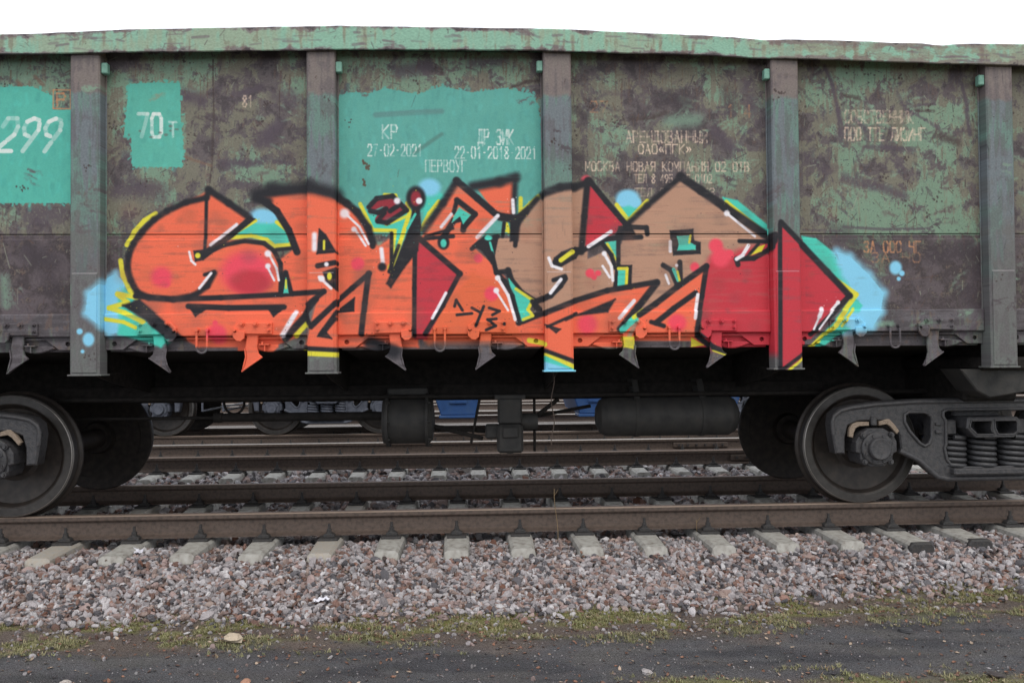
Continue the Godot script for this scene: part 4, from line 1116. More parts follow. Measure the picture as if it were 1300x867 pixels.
func build_side(w: Node3D):
	for n in 7:
		var x0: float = POSTS[n] + 0.02; var x1: float = POSTS[n + 1] - 0.02
		var xm := (x0 + x1) * 0.5
		var mm := map_for(xm)
		var b := mb(mm[0])
		sheet(b, x0, x1, 2.129, 3.47, 1.47, 0.010)
		put("upper_side_panel", b, mm[1], w)
		b = mb(mm[0])
		sheet(b, x0, x1, 1.53, 2.083, 1.476, 0.005, 26, 6)
		b.quad(Vector3(x0, 2.083, 1.476), Vector3(x1, 2.083, 1.476), Vector3(x1, 2.092, 1.466), Vector3(x0, 2.092, 1.466), Vector3(0, .75, .66))
		b.quad(Vector3(x0, 2.092, 1.466), Vector3(x1, 2.092, 1.466), Vector3(x1, 2.1225, 1.466), Vector3(x0, 2.1225, 1.466), Vector3.BACK)
		put("lower_side_panel", b, mm[1], w)
		b = mb(mm[0])
		b.box(Vector3(xm, 2.43, 1.437), Vector3(x1 - x0, 2.06, .03), 0)
		b.box(Vector3(xm, 2.124, 1.452), Vector3(x1 - x0, .012, .012), 0)
		put("side_backing", b, M.grime, w)
		# lower chord: an angle with its upper ledge
		b = mb(mm[0])
		b.box(Vector3(xm, 1.471, 1.476), Vector3(x1 - x0 - .16, .166, .040), .008)
		put("lower_chord", b, mm[1], w)
		# hatch edge behind and below
		b = mb(mm[0])
		b.box(Vector3(xm, 1.332, 1.42), Vector3(x1 - x0 - .2, .10, .02), .004)
		b.box(Vector3(xm, 1.374, 1.435), Vector3(x1 - x0 - .17, .02, .05), .003)
		put("hatch_edge", b, mm[1], w)
		b = mb(mm[0])
		b.beam(Vector3(xm, 1.30, 1.40), Vector3(xm, 1.21, 0.3), x1 - x0 - .2, .02)
		put("hatch_door", b, M.grime, w)
		for s in [-1.0, 1.0]:
			var px: float = (POSTS[n + 1] if s > 0 else POSTS[n]) - s * 0.1025
			b = mb(mm[0])
			var hole := []
			for k in 12: hole.append(Vector2(px - s * .06 + cos(TAU * k / 12) * .017, 1.338 + sin(TAU * k / 12) * .017))
			b.prism([Vector2(px, 1.387), Vector2(px - s * .24, 1.387), Vector2(px - s * .12, 1.295), Vector2(px, 1.295)], 1.452, 1.464, .003, [hole])
			put("gusset_plate", b, mm[1], w)
			b = mb(mm[0])   # bowed stiffener of the hatch reaching in to the latch
			var ou := []
			for k in 13:
				var t := k / 12.0
				ou.append(Vector2(px - s * lerpf(.17, .42, t), 1.322 + .004 * sin(t * PI)))
			for k in 13:
				var t := 1.0 - k / 12.0
				ou.append(Vector2(px - s * lerpf(.15, .42, t), 1.318 - .045 * sin(minf(t * 1.15, 1.0) * PI * .75 + .2)))
			b.prism(ou, 1.437, 1.462, .008)
			put("hatch_stiffener", b, mm[1], w)
		for s in [-1.0, 1.0]: build_latch(w, [-4.995, -3.343, -1.70, -.018, 1.693, 3.345, 4.996][n] + s * .34, s)
		var lp := part("tie_loop", w)
		var lx: float = [-4.995, -3.36, -1.72, -.022, 1.70, 3.364, 4.996][n]
		b = mb(mm[0])
		var pts := []
		for k in 4: pts.append(Vector3(lx - .037, lerpf(1.436, 1.31, k / 3.0), 1.517))
		for k in range(1, 10): pts.append(Vector3(lx - .037 * cos(PI * k / 10), 1.305 - .037 * sin(PI * k / 10), 1.517))
		for k in 4: pts.append(Vector3(lx + .037, lerpf(1.31, 1.436, k / 3.0), 1.517))
		b.tube(pts, .0085, 8)
		put("bar", b, mm[1], lp)
		for s in [-1.0, 1.0]:
			b = mb(mm[0])
			b.cyl(Vector3(lx + s * .037, 1.432, 1.493), Vector3(lx + s * .037, 1.432, 1.53), .017, .012, 8)
			put("rivet", b, mm[1], lp)

func build_post(w: Node3D, n: int):
	var x: float = POSTS[n]
	var mat: Material = M.get("post%d" % n, M.outer)
	var map := Vector4(x - 0.139, 3.56, 64.0 / 230.0, 2.5)
	var p := part("side_post", w)
	var b := mb(map)
	var hw := 0.1025
	# hat section: front, bevelled corners, cheeks
	var sec := [[-hw, 1.44], [-hw, 1.558], [-hw + .010, 1.568], [hw - .010, 1.568], [hw, 1.558], [hw, 1.44]]
	var ys := [1.12, 1.5, 1.9, 2.3, 2.7, 3.1, 3.46]
	for k in 5:
		var d := Vector2(sec[k + 1][0] - sec[k][0], sec[k + 1][1] - sec[k][1])
		var nn := Vector3(-d.y, 0, d.x).normalized()
		for j in 6:
			var wob := [0.0, 0.0]
			for q in 2: wob[q] = gnoise2.get_noise_2d(ys[j + q] * 100, n * 50) * 0.003
			b.quad(Vector3(x + sec[k][0] + wob[0], ys[j], sec[k][1]), Vector3(x + sec[k + 1][0] + wob[0], ys[j], sec[k + 1][1]), Vector3(x + sec[k + 1][0] + wob[1], ys[j + 1], sec[k + 1][1]), Vector3(x + sec[k][0] + wob[1], ys[j + 1], sec[k][1]), nn)
	put("post_channel", b, mat, p)
	b = mb(map)
	b.box(Vector3(x, 1.485, 1.570), Vector3(.172, .70, .009), .002)
	put("doubling_plate", b, mat, p)
	b = mb(map)
	b.box(Vector3(x, 1.117, 1.50), Vector3(.235, .012, .15), .003)
	put("foot_plate", b, mat, p)
	for s in [-1.0, 1.0]:
		b = mb(map)
		b.beam(Vector3(x + s * .108, 1.40, 1.474), Vector3(x + s * .108, 3.40, 1.474), .012, .012, .004)
		put("weld_strip", b, mat, p)
	var br := {1: 1.0, 2: 1.0, 3: 1.0, 4: -1.0, 5: -1.0, 6: -1.0}
	if br.has(n):
		b = mb(map)
		var y: float = {1: 3.29, 2: 3.301, 3: 3.325, 4: 3.345, 5: 3.302, 6: 3.27}[n]
		b.box(Vector3(x + br[n] * .125, y, 1.525), Vector3(.045, .078, .05), .006)
		put("tie_bracket", b, M.bracket, p)

func build_bogie(parent: Node3D, x: float, y: float, mats: Dictionary, detail := true):
	var g := part("bogie", parent)
	g.position = Vector3(x, y, 0)
	var prof := [[.09, .66], [.14, .66], [.16, .72], [.39, .718], [.40, .715], [.497, .715], [.506, .728], [.504, .742], [.487, .757], [.4795, .772], [.4775, .83], [.472, .846], [.464, .852], [.408, .852], [.398, .846], [.372, .812], [.20, .785], [.165, .80], [.135, .86], [.09, .865]]
	for ax in [-.925, .925]:
		for s in [-1.0, 1.0]:
			var b := mb()
			b.lathe(Vector3(ax, .4785, 0), Vector3(0, 0, s), prof, 64)
			put("wheel", b, mats.wheel, g)
			b = mb()
			b.lathe(Vector3(ax, .4785, 0), Vector3(0, 0, s), [[.4800, .776], [.4785, .826], [.4735, .8475], [.4645, .8535], [.413, .8535], [.404, .849]], 64)
			put("tread", b, mats.tread, g)
			b = mb()
			b.lathe(Vector3(ax, .4785, 0), Vector3(0, 0, s), [[.4782, .8335], [.4760, .8420], [.4700, .8520], [.4660, .8545]], 64)
			put("rim_edge", b, mats.edge, g)
		var b := mb()
		b.lathe(Vector3(ax, .4785, 0), Vector3.BACK, [[.07, -1.1], [.07, -.8], [.095, -.7], [.085, -.5], [.085, .5], [.095, .7], [.07, .8], [.07, 1.1]], 20)
		put("axle", b, mats.wheel, g)
	var half := [[0, 0.862], [-.24, .862], [-.572, .858], [-.902, .840], [-1.10, .815], [-1.20, .79], [-1.255, .745], [-1.268, .664], [-1.257, .563], [-1.236, .434], [-1.158, .430], [-1.158, .562], [-1.132, .655], [-1.045, .69], [-.82, .69], [-.745, .63], [-.712, .565], [-.705, .452], [-.655, .42], [-.565, .375], [-.484, .302], [-.411, .239], [-.337, .218], [0, .213]]
	var h1 := [[-.673, .736], [-.64, .758], [-.508, .756], [-.459, .727], [-.45, .683], [-.454, .554], [-.476, .503], [-.513, .487], [-.554, .511], [-.635, .606], [-.674, .679]]
	var h2 := [[0, .773], [-.325, .773], [-.356, .757], [-.358, .716], [-.336, .684], [-.339, .494], [-.352, .473], [-.334, .379], [-.298, .328], [-.236, .31], [0, .303]]
	for s in [-1.0, 1.0]:
		var fr := mb()
		var o := []
		for p in half: o.append(Vector2(p[0], p[1]))
		for i in range(half.size() - 2, 0, -1): o.append(Vector2(-half[i][0], half[i][1]))
		var a := []; var c := []; var m := []
		for p in h1: a.append(Vector2(p[0], p[1])); c.append(Vector2(-p[0], p[1]))
		for p in h2: m.append(Vector2(p[0], p[1]))
		for i in range(h2.size() - 2, 0, -1): m.append(Vector2(-h2[i][0], h2[i][1]))
		fr.prism(o, .965, 1.085, .012, [a, m, c], true)
		for loop in [a, m, c]:
			var pts := []
			for p in loop: pts.append(Vector3(p.x, p.y, 1.088))
			fr.tube(pts, .014, 6, true)
		var low := []
		for p in [[-.72, .44], [-.655, .41], [-.565, .365], [-.484, .292], [-.411, .230], [-.337, .212], [.337, .212], [.411, .230], [.484, .292], [.565, .365], [.655, .41], [.72, .44]]: low.append(Vector3(p[0], p[1] + .012, 1.085))
		fr.tube(low, .022, 8)
		var up := []
		for p in [[-1.255, .60], [-1.262, .70], [-1.245, .75], [-1.19, .79], [-1.1, .812], [-.9, .836], [-.57, .854], [.57, .854], [.9, .836], [1.1, .812], [1.19, .79], [1.245, .75], [1.262, .70], [1.255, .60]]: up.append(Vector3(p[0], p[1] - .016, 1.085))
		fr.tube(up, .018, 8)
		fr.box(Vector3(0, .285, 1.03), Vector3(.62, .05, .25), .01)      # spring seat
		for q in [-.40, .40]:
			fr.box(Vector3(q, .60, 1.09), Vector3(.05, .03, .03), .005); fr.box(Vector3(q, .66, 1.09), Vector3(.05, .02, .03), .005)
		var fm := put("side_frame", fr, mats.frame, g)
		if s < 0: fm.rotation.y = PI
		if not detail and s < 0: continue
		for k in 6:
			var sp := mb()
			var pts := []
			for i in 73:
				var t := i / 13.6 * TAU
				var r := .098
				pts.append(Vector3([-.25, 0.0, .25][k % 3] + cos(t) * r, .318 + .235 * i / 72.0, s * ((1.0 if k < 3 else .80) + 0.0) + sin(t) * r))
			sp.tube(pts, .0205, 8)
			put("coil_spring", sp, mats.spring, g)
		for ax in [-.925, .925]:
			var bxx := mb()
			var hs := []
			for p in [[-.165, -.03], [-.165, .05], [-.135, .10], [-.10, .13], [-.06, .155], [.06, .155], [.10, .13], [.135, .10], [.165, .05], [.165, -.03], [.13, -.045], [.13, -.085], [.112, -.125], [.085, -.125], [.06, -.145], [-.06, -.145], [-.085, -.125], [-.112, -.125], [-.13, -.085], [-.13, -.045]]: hs.append(Vector2(ax + p[0], .4785 + p[1]))
			var z1 := 1.13
			bxx.prism(hs, .90, z1, .008)
			bxx.lathe(Vector3(ax, .4785, 0), Vector3.BACK, [[.130, z1 - .01], [.130, z1 + .022], [.122, z1 + .030], [.090, z1 + .032], [.086, z1 + .066], [.078, z1 + .074], [.05, z1 + .070], [0.0, z1 + .069]], 28)
			for k in 8:
				var e := TAU * (k + .5) / 8
				var c0 := Vector3(ax + cos(e) * .106, .4785 + sin(e) * .106, z1 + .026)
				bxx.cyl(c0, c0 + Vector3(0, 0, .014), .012, .012, 6, true, true)
			for e in [[-.115, .105], [.115, .105], [.105, -.105], [-.105, -.105]]:
				bxx.cyl(Vector3(ax + e[0], .4785 + e[1], z1 - .01), Vector3(ax + e[0], .4785 + e[1], z1 + .02), .026, .022, 10); bxx.cyl(Vector3(ax + e[0], .4785 + e[1], z1 + .02), Vector3(ax + e[0], .4785 + e[1], z1 + .036), .014, .013, 6, true, true)
			var bm := put("axle_box", bxx, mats.frame, g)
			if s < 0: bm.rotation.y = PI
			for sx in [-1.0, 1.0]:
				var pd := mb()
				var arc := []
				for p in ([[-.205, .09], [-.20, .15], [-.175, .19], [-.13, .205], [-.04, .205], [-.04, .175], [-.12, .172], [-.15, .155], [-.165, .12], [-.172, .08]] if sx < 0 else [[.04, .205], [.10, .225], [.125, .225], [.165, .185], [.205, .13], [.185, .105], [.135, .165], [.105, .185], [.04, .175]]): arc.append(Vector2(ax + p[0], .4785 + p[1]))
				pd.prism(arc, 1.06, 1.094, .004)
				var pm := put("adapter_pad", pd, mats.pad, g)
				if s < 0: pm.rotation.y = PI
			var lug := mb()
			lug.box(Vector3(ax - .005, .690, 1.09), Vector3(.045, .07, .035), .006)
			var lm := put("lug", lug, mats.frame, g)
			if s < 0: lm.rotation.y = PI
	# bolster across, hollow at its ends
	var bo := mb()
	bo.box(Vector3(0, .66, 0), Vector3(.40, .30, 1.9), .02)
	for s in [-1.0, 1.0]:
		var oc := [Vector2(-.20, .715), Vector2(.20, .715), Vector2(.225, .69), Vector2(.225, .60), Vector2(.17, .552), Vector2(-.14, .552), Vector2(-.215, .63), Vector2(-.205, .70)]
		var ho := [Vector2(.015, .69), Vector2(.185, .69), Vector2(.20, .67), Vector2(.20, .605), Vector2(.17, .578), Vector2(.045, .578), Vector2(.02, .62)]
		var hl := [Vector2(-.01, .69), Vector2(-.175, .69), Vector2(-.19, .64), Vector2(-.13, .578), Vector2(.005, .578), Vector2(-.015, .62)]
		var e := mb()
		e.prism(oc, .9, 1.17, .008, [ho, hl])
		for loop in [ho, hl]:
			var pts := []
			for p in loop: pts.append(Vector3(p.x, p.y, 1.168))
			e.tube(pts, .008, 6, true)
		var em := put("bolster_end", e, mats.frame, g)
		if s < 0: em.rotation.y = PI
		var wd := mb()
		for q in [-1.0, 1.0]: wd.box(Vector3(q * .285, .63, 1.02), Vector3(.09, .12, .12), .012)
		var wm := put("friction_wedge", wd, mats.frame, g)
		if s < 0: wm.rotation.y = PI
	put("bolster", bo, mats.frame, g)
	if detail:
		for q in [-1.0, 1.0]:
			var bb := mb()
			bb.beam(Vector3(q * .40, .40, -.85), Vector3(q * .40, .40, .85), .06, .06)
			for s in [-1.0, 1.0]: bb.box(Vector3(q * .44, .45, s * .79), Vector3(.06, .30, .09), .012)
			put("brake_beam", bb, M.grime, g)
	return g

func build_wagon():
	var w := thing("freight_wagon", "weathered green open freight wagon sprayed with orange and red graffiti lettering", "wagon")
	M.bracket = tri_mat(ramp_tex(61, 0.03, [L(.14, .30, .24), L(.22, .42, .34)]), 2.0, 0.7)
	build_rim(w, 1.0)
	build_rim(w, -1.0)
	build_side(w)
	for n in 8: build_post(w, n)
	var b := mb()
	# far side, ends and floor keep the box shut
	b.box(Vector3(0, 2.45, -1.46), Vector3(11.8, 2.0, .03), .005)
	put("far_side_wall", b, M.outer, w)
	for s in [-1.0, 1.0]:
		b = mb()
		b.box(Vector3(s * 5.88, 2.42, 0), Vector3(.06, 2.1, 2.86), .01)
		for k in 4: b.box(Vector3(s * 5.93, 1.7 + k * .5, 0), Vector3(.06, .09, 2.8), .01)
		put("end_wall", b, M.outer, w)
		for z in [-1.0, 1.0]:
			b = mb()
			b.box(Vector3(s * 5.86, 2.3, z * 1.46), Vector3(.16, 2.3, .14), .012)
			put("corner_post", b, M.outer, w)
	for n in range(0, 8):
		b = mb()
		b.box(Vector3(POSTS[n], 2.4, -1.52), Vector3(.2, 2.1, .1), .01)
		put("far_post", b, M.outer, w)
	b = mb()
	b.box(Vector3(0, 1.40, 0), Vector3(11.8, .03, 2.82), 0)
	b.box(Vector3(0, 1.33, -1.46), Vector3(11.8, .20, .06), 0)
	put("floor", b, M.grime, w)
	b = mb()
	b.box(Vector3(0, 1.10, 0), Vector3(12.0, .50, .50), .02)
	b.box(Vector3(0, .87, .22), Vector3(11.9, .02, .16), .004); b.box(Vector3(0, .87, -.22), Vector3(11.9, .02, .16), .004)
	put("centre_sill", b, M.grime, w)
	for n in range(0, 8):
		b = mb()
		for s in [-1.0, 1.0]:
			b.prism([Vector2(.2, .92), Vector2(.2, 1.36), Vector2(1.50, 1.36), Vector2(1.50, 1.13), Vector2(1.1, 1.05)], -.008, .008, 0)
			b.box(Vector3(1.3, 1.12, 0), Vector3(.4, .012, .15), 0)
			if s < 0: break
		var cb := put("crossbeam", b, M.grime, w)
		cb.position = Vector3(POSTS[n], 0, 0); cb.rotation.y = -PI / 2
		var cb2: MeshInstance3D = cb.duplicate()
		cb2.rotation.y = PI / 2
		w.add_child(cb2, true)
	for s in [-1.0, 1.0]:
		b = mb()
		b.box(Vector3(s * 4.325, 1.02, 0), Vector3(.44, .36, 2.3), .02)
		b.box(Vector3(s * 4.325, 1.14, 0), Vector3(.50, .10, 2.9), .02)
		b.cyl(Vector3(s * 4.325, .72, 0), Vector3(s * 4.325, .9, 0), .16, .2, 20)
		put("body_bolster", b, M.grime, w)
		b = mb()
		b.prism([Vector2(s * 3.93, 1.10), Vector2(s * 4.62, 1.10), Vector2(s * 4.50, .93), Vector2(s * 4.16, .88), Vector2(s * 4.06, .93)], 1.12, 1.40, .01)
		put("side_bearer", b, M.tank, w)
	# brake gear under the floor
	b = mb()
	b.lathe(Vector3(-.505, .70, .5), Vector3.RIGHT, [[0, -.03], [.19, -.028], [.205, 0], [.225, .0], [.225, .022], [.198, .024], [.198, .325], [.225, .327], [.225, .35], [.2, .352], [.17, .385], [.05, .40], [0, .40]], 36)
	for s in [-.505, -.165]:
		for k in 8: b.cyl(Vector3(s, .70 + .213 * sin(TAU * k / 8), .5 + .213 * cos(TAU * k / 8)), Vector3(s + .035, .70 + .213 * sin(TAU * k / 8), .5 + .213 * cos(TAU * k / 8)), .012, .012, 6)
	b.box(Vector3(-.33, .92, .42), Vector3(.34, .10, .2), .01)
	put("brake_cylinder", b, M.tank, w)
	b = mb()
	b.box(Vector3(.525, .775, .58), Vector3(.20, .22, .16), .015); b.box(Vector3(.525, .545, .58), Vector3(.215, .235, .2), .02); b.box(Vector3(.525, .60, .69), Vector3(.13, .09, .03), .012); b.cyl(Vector3(.525, .445, .6), Vector3(.525, .42, .6), .045, .03, 12); b.box(Vector3(.525, .89, .55), Vector3(.26, .04, .2), .006)
	b.box(Vector3(.38, .60, .55), Vector3(.12, .12, .12), .015); b.cyl(Vector3(.62, .68, .55), Vector3(.76, .68, .55), .07, .07, 14)
	put("brake_valve", b, M.tank, w)
	var tk := part("air_reservoir", w)
	b = mb()
	b.lathe(Vector3(1.262, .712, .52), Vector3.RIGHT, [[0, -.01], [.08, .0], [.14, .03], [.165, .075], [.17, .10], [.17, 1.12], [.165, 1.14], [.14, 1.185], [.08, 1.215], [0, 1.225]], 36)
	put("tank", b, M.tank, tk)
	for x in [1.60, 2.16]:
		b = mb()
		b.lathe(Vector3(x, .712, .52), Vector3.RIGHT, [[.171, -.02], [.176, -.02], [.176, .02], [.171, .02]], 30)
		b.beam(Vector3(x, .86, .60), Vector3(x, 1.02, .5), .05, .012); b.beam(Vector3(x, .86, .44), Vector3(x, 1.02, .3), .05, .012)
		put("strap", b, M.tank, tk)
	b = mb()
	b.cyl(Vector3(-1.93, .735, .46), Vector3(-.55, .735, .46), .036, .036, 12); b.cyl(Vector3(-2.6, .735, .46), Vector3(-1.93, .735, .46), .014, .014, 8); b.cyl(Vector3(-1.95, .735, .46), Vector3(-1.88, .735, .46), .042, .042, 12)
	b.cyl(Vector3(-3.2, .735, .46), Vector3(-2.6, .735, .46), .012, .012, 8)
	put("brake_rod", b, M.grime, w)
	for r in [[Vector3(-.2, .64, .46), Vector3(.32, .60, .50), .04], [Vector3(.2, .50, .52), Vector3(.28, .90, .52), .06], [Vector3(.3, .54, .54), Vector3(-.15, .66, .54), .035], [Vector3(.62, .62, .5), Vector3(.95, .86, .45), .035], [Vector3(.74, .42, .48), Vector3(.74, .9, .48), .03], [Vector3(.74, .70, .3), Vector3(1.25, .79, .3), .03]]:
		b = mb()
		b.beam(r[0], r[1], .022, r[2])
		put("brake_lever", b, M.grime, w)
	b = mb()
	var pts := []
	for k in 13:
		var t := PI * k / 12.0
		pts.append(Vector3(-1.80 - .085 * cos(t), .86 - .10 * sin(t), .40))
	b.tube(pts, .011, 7)
	put("hose", b, M.grime, w)
	b = mb()
	pts = []
	for k in 14: pts.append(Vector3(.83 + .012 * sin(k * .9), 1.12 - k * .045, 1.2 - k * .004))
	b.tube(pts, .004, 5)
	put("hanging_wire", b, M.rail, w)
	b = mb()
	b.cyl(Vector3(-5.9, .90, .60), Vector3(5.9, .90, .60), .02, .02, 8)
	put("brake_pipe", b, M.grime, w)
	for r in [[5.9, .98, -.5], [3.3, .94, .33]]:
		b = mb()
		b.beam(Vector3(-r[0], r[1], r[2]), Vector3(r[0], r[1], r[2]), .06, .11)
		put("longitudinal_beam", b, M.grime, w)
	for s in [-1.0, 1.0]:
		b = mb()
		b.box(Vector3(s * 6.25, 1.06, 0), Vector3(.55, .22, .22), .03); b.box(Vector3(s * 6.52, 1.06, .05), Vector3(.18, .30, .34), .05)
		put("coupler", b, M.bogie, w)
	var mats := {edge = M.rail_shiny, wheel = M.wheel, tread = M.tread, frame = M.bogie, spring = M.spring, pad = M.pad}
	build_bogie(w, 4.325, 0, mats)
	build_bogie(w, -4.325, 0, mats)

# ------------------------------------------------------------------ ground, tracks and the yard behind
func toe(x: float) -> float:       # where the ballast shoulder runs out
	return 2.02 - 0.30 * smoothstep(0.8, 3.6, x) + 0.10 * gnoise.get_noise_1d(x * 30)

func ground_y(x: float, z: float) -> float:
	var y := -0.275
	if z > 1.35:
		var t := clampf((z - 1.35) / (toe(x) + 0.12 - 1.35), 0, 1)
		y = lerpf(-0.275, -0.5, t * (1.7 - 0.7 * t))
		y += 0.02 * gnoise.get_noise_2d(x * 40, z * 70) * clampf((z - 1.5) * 2, 0, 1)
		if z > toe(x) + 0.6: y -= 0.02 * smoothstep(0, 0.3, z - toe(x) - 0.6)
	elif z < -1.45:
		y = -0.30 + 0.03 * smoothstep(-2.3, -2.7, z) - 0.1 * smoothstep(-5.4, -6.4, z) - 0.06 * smoothstep(-10.0, -12.0, z)
	if z > 1.9: y += 0.013 * gnoise.get_noise_2d(x * 300, z * 420) + 0.014 * gnoise2.get_noise_2d(x * 25, z * 160)
	return y + 0.012 * gnoise2.get_noise_2d(x * 60, z * 60)

func grid_lines(near_lo: float, near_hi: float, step: float, far: float) -> Array:
	var o := []
	var v := near_lo
	while v <= near_hi: o.append(v); v += step
	var d := step
	v = near_hi
	while v < far: d *= 1.5; v += d; o.append(v)
	d = step
	v = near_lo
	while v > -far: d *= 1.5; v -= d; o.push_front(v)
	return o

func build_ground():
	var xs := grid_lines(-5.5, 6.5, 0.06, 500.0)
	var zs := grid_lines(0.9, 4.6, 0.05, 500.0)
	var P := PackedVector3Array(); var N := PackedVector3Array(); var C := PackedColorArray(); var I := PackedInt32Array(); var U := PackedVector2Array()
	var nx := xs.size()
	for z in zs:
		for x in xs:
			P.append(Vector3(x, ground_y(x, z), z))
			var e := 0.04
			N.append(Vector3(ground_y(x - e, z) - ground_y(x + e, z), 2 * e, ground_y(x, z - e) - ground_y(x, z + e)).normalized())
			U.append(Vector2(x, z))
			var c := Color(.15, .13, .125)
			if z > 1.35:
				var a := gnoise.get_noise_2d(x * 55, z * 110); var b := gnoise2.get_noise_2d(x * 90, z * 200)
				var soil := Color(.165, .135, .12); var moss := Color(.235, .235, .09); var cinder := Color(.118, .118, .128)
				var t0 := smoothstep(-0.22, 0.04, z - toe(x) + a * 0.16)
				c = c.lerp(soil, t0)
				c = c.lerp(moss, t0 * smoothstep(-0.05, 0.22, a + b * 0.8))
				var t1 := smoothstep(0.36, 0.66, z - toe(x) + a * 0.30 + b * 0.16)
				c = c.lerp(cinder.lerp(Color(.135, .126, .120), clampf(0.5 + b * 1.2, 0, 1) * 0.6), t1)
				c = c.lerp(Color(.062, .062, .070), t1 * 0.7 * smoothstep(0.02, 0.3, gnoise.get_noise_2d(x * 35 + 900, z * 190)))
				var t2 := smoothstep(0.0, 0.2, z - 3.10 + a * 0.2) * smoothstep(0.3, 1.3, x)
				c = c.lerp(soil.lerp(moss, clampf(0.5 + b * 1.5, 0, 1)), t2)
			elif z < -8:
				c = Color(.25, .225, .21)
			C.append(c)
	for j in zs.size() - 1:
		for i in nx - 1:
			var k := j * nx + i
			for q in [k, k + 1, k + nx + 1, k, k + nx + 1, k + nx]: I.append(q)
	var a := []
	a.resize(Mesh.ARRAY_MAX)
	a[Mesh.ARRAY_VERTEX] = P; a[Mesh.ARRAY_NORMAL] = N; a[Mesh.ARRAY_COLOR] = C; a[Mesh.ARRAY_INDEX] = I; a[Mesh.ARRAY_TEX_UV] = U
	var m := ArrayMesh.new()
	m.add_surface_from_arrays(Mesh.PRIMITIVE_TRIANGLES, a)
	var mat := tri_mat(ramp_tex(51, 0.05, [L(.45, .45, .46), L(.8, .8, .8), L(1, 1, 1), L(.9, .88, .86)], 512, 0.25), 1.7, 0.9, 0.0, bump_tex(52, 0.09), 1.6, 0.3)
	mat.vertex_color_use_as_albedo = true
	var o := put("ground", m, mat)
	o.set_meta("kind", "structure")

func stone_mesh(sd: int) -> ArrayMesh:
	# broken stone: a rough ball cut by a few planes
	var r := RandomNumberGenerator.new()
	r.seed = sd
	var planes := []
	for k in 7:
		var n := Vector3(r.randfn(), r.randfn(), r.randfn()).normalized()
		planes.append([n, r.randf_range(0.38, 0.85)])
	var b := mb()
	var rows := 5; var cols := 8
	var pt := func(i: int, j: int) -> Vector3:
		var th := PI * i / rows; var ph := TAU * (j % cols) / cols + i * 0.3
		var d := Vector3(sin(th) * cos(ph), cos(th), sin(th) * sin(ph))
		var rad := 1.0
		for p in planes:
			var q: float = d.dot(p[0])
			if q > 0.05: rad = minf(rad, p[1] / q)
		return d * rad * Vector3(1.45, 0.85, 1.1)
	for i in rows:
		for j in cols:
			var A: Vector3 = pt.call(i, j); var B: Vector3 = pt.call(i, j + 1); var D: Vector3 = pt.call(i + 1, j); var E: Vector3 = pt.call(i + 1, j + 1)
			if i > 0: b.face([A, B, E], Vector3.ZERO)
			if i < rows - 1: b.face([A, E, D], Vector3.ZERO)
	return b.mesh()

func scatter(called: String, label: String, category: String, mesh: Mesh, mat: Material, xf: Array, col: Array, cast := true):
	var mm := MultiMesh.new()
	mm.transform_format = MultiMesh.TRANSFORM_3D
	mm.use_colors = col.size() > 0
	mm.mesh = mesh
	mm.instance_count = xf.size()
	for i in xf.size():
		mm.set_instance_transform(i, xf[i])
		if col.size(): mm.set_instance_color(i, col[i])
	var o := MultiMeshInstance3D.new()
	o.name = numbered(called)
	o.multimesh = mm
	o.material_override = mat
	add_child(o, true)
	tag(o, label, category, "", "stuff")

func random_basis(s: Vector3) -> Basis:
	return Basis(Vector3(rng.randfn(), rng.randfn(), rng.randfn()).normalized(), rng.randf() * TAU).scaled_local(s)

func flat_basis(s: Vector3, tilt := 0.5) -> Basis:
	return (Basis(Vector3.UP, rng.randf() * TAU) * Basis(Vector3(rng.randfn(), 0, rng.randfn()).normalized(), rng.randfn(0, tilt))).scaled_local(s)

func stone_color() -> Color:
	var k := rng.randf()
	var c: Color
	if k < .30: c = Color(.36, .335, .35)
	elif k < .56: c = Color(.46, .44, .46)
	elif k < .72: c = Color(.36, .275, .265)
	elif k < .90: c = Color(.13, .125, .138)
	elif k < .95: c = Color(.20, .125, .105)
	else: c = Color(.56, .55, .57)
	return c * rng.randf_range(.75, 1.3)

func sleeper_gap(x: float, z: float, x0: float, zc: float) -> bool:   # true where a sleeper lies
	return absf(z - zc) < 1.37 and absf(fposmod(x - x0 + SLEEPER * .5, SLEEPER) - SLEEPER * .5) < .112

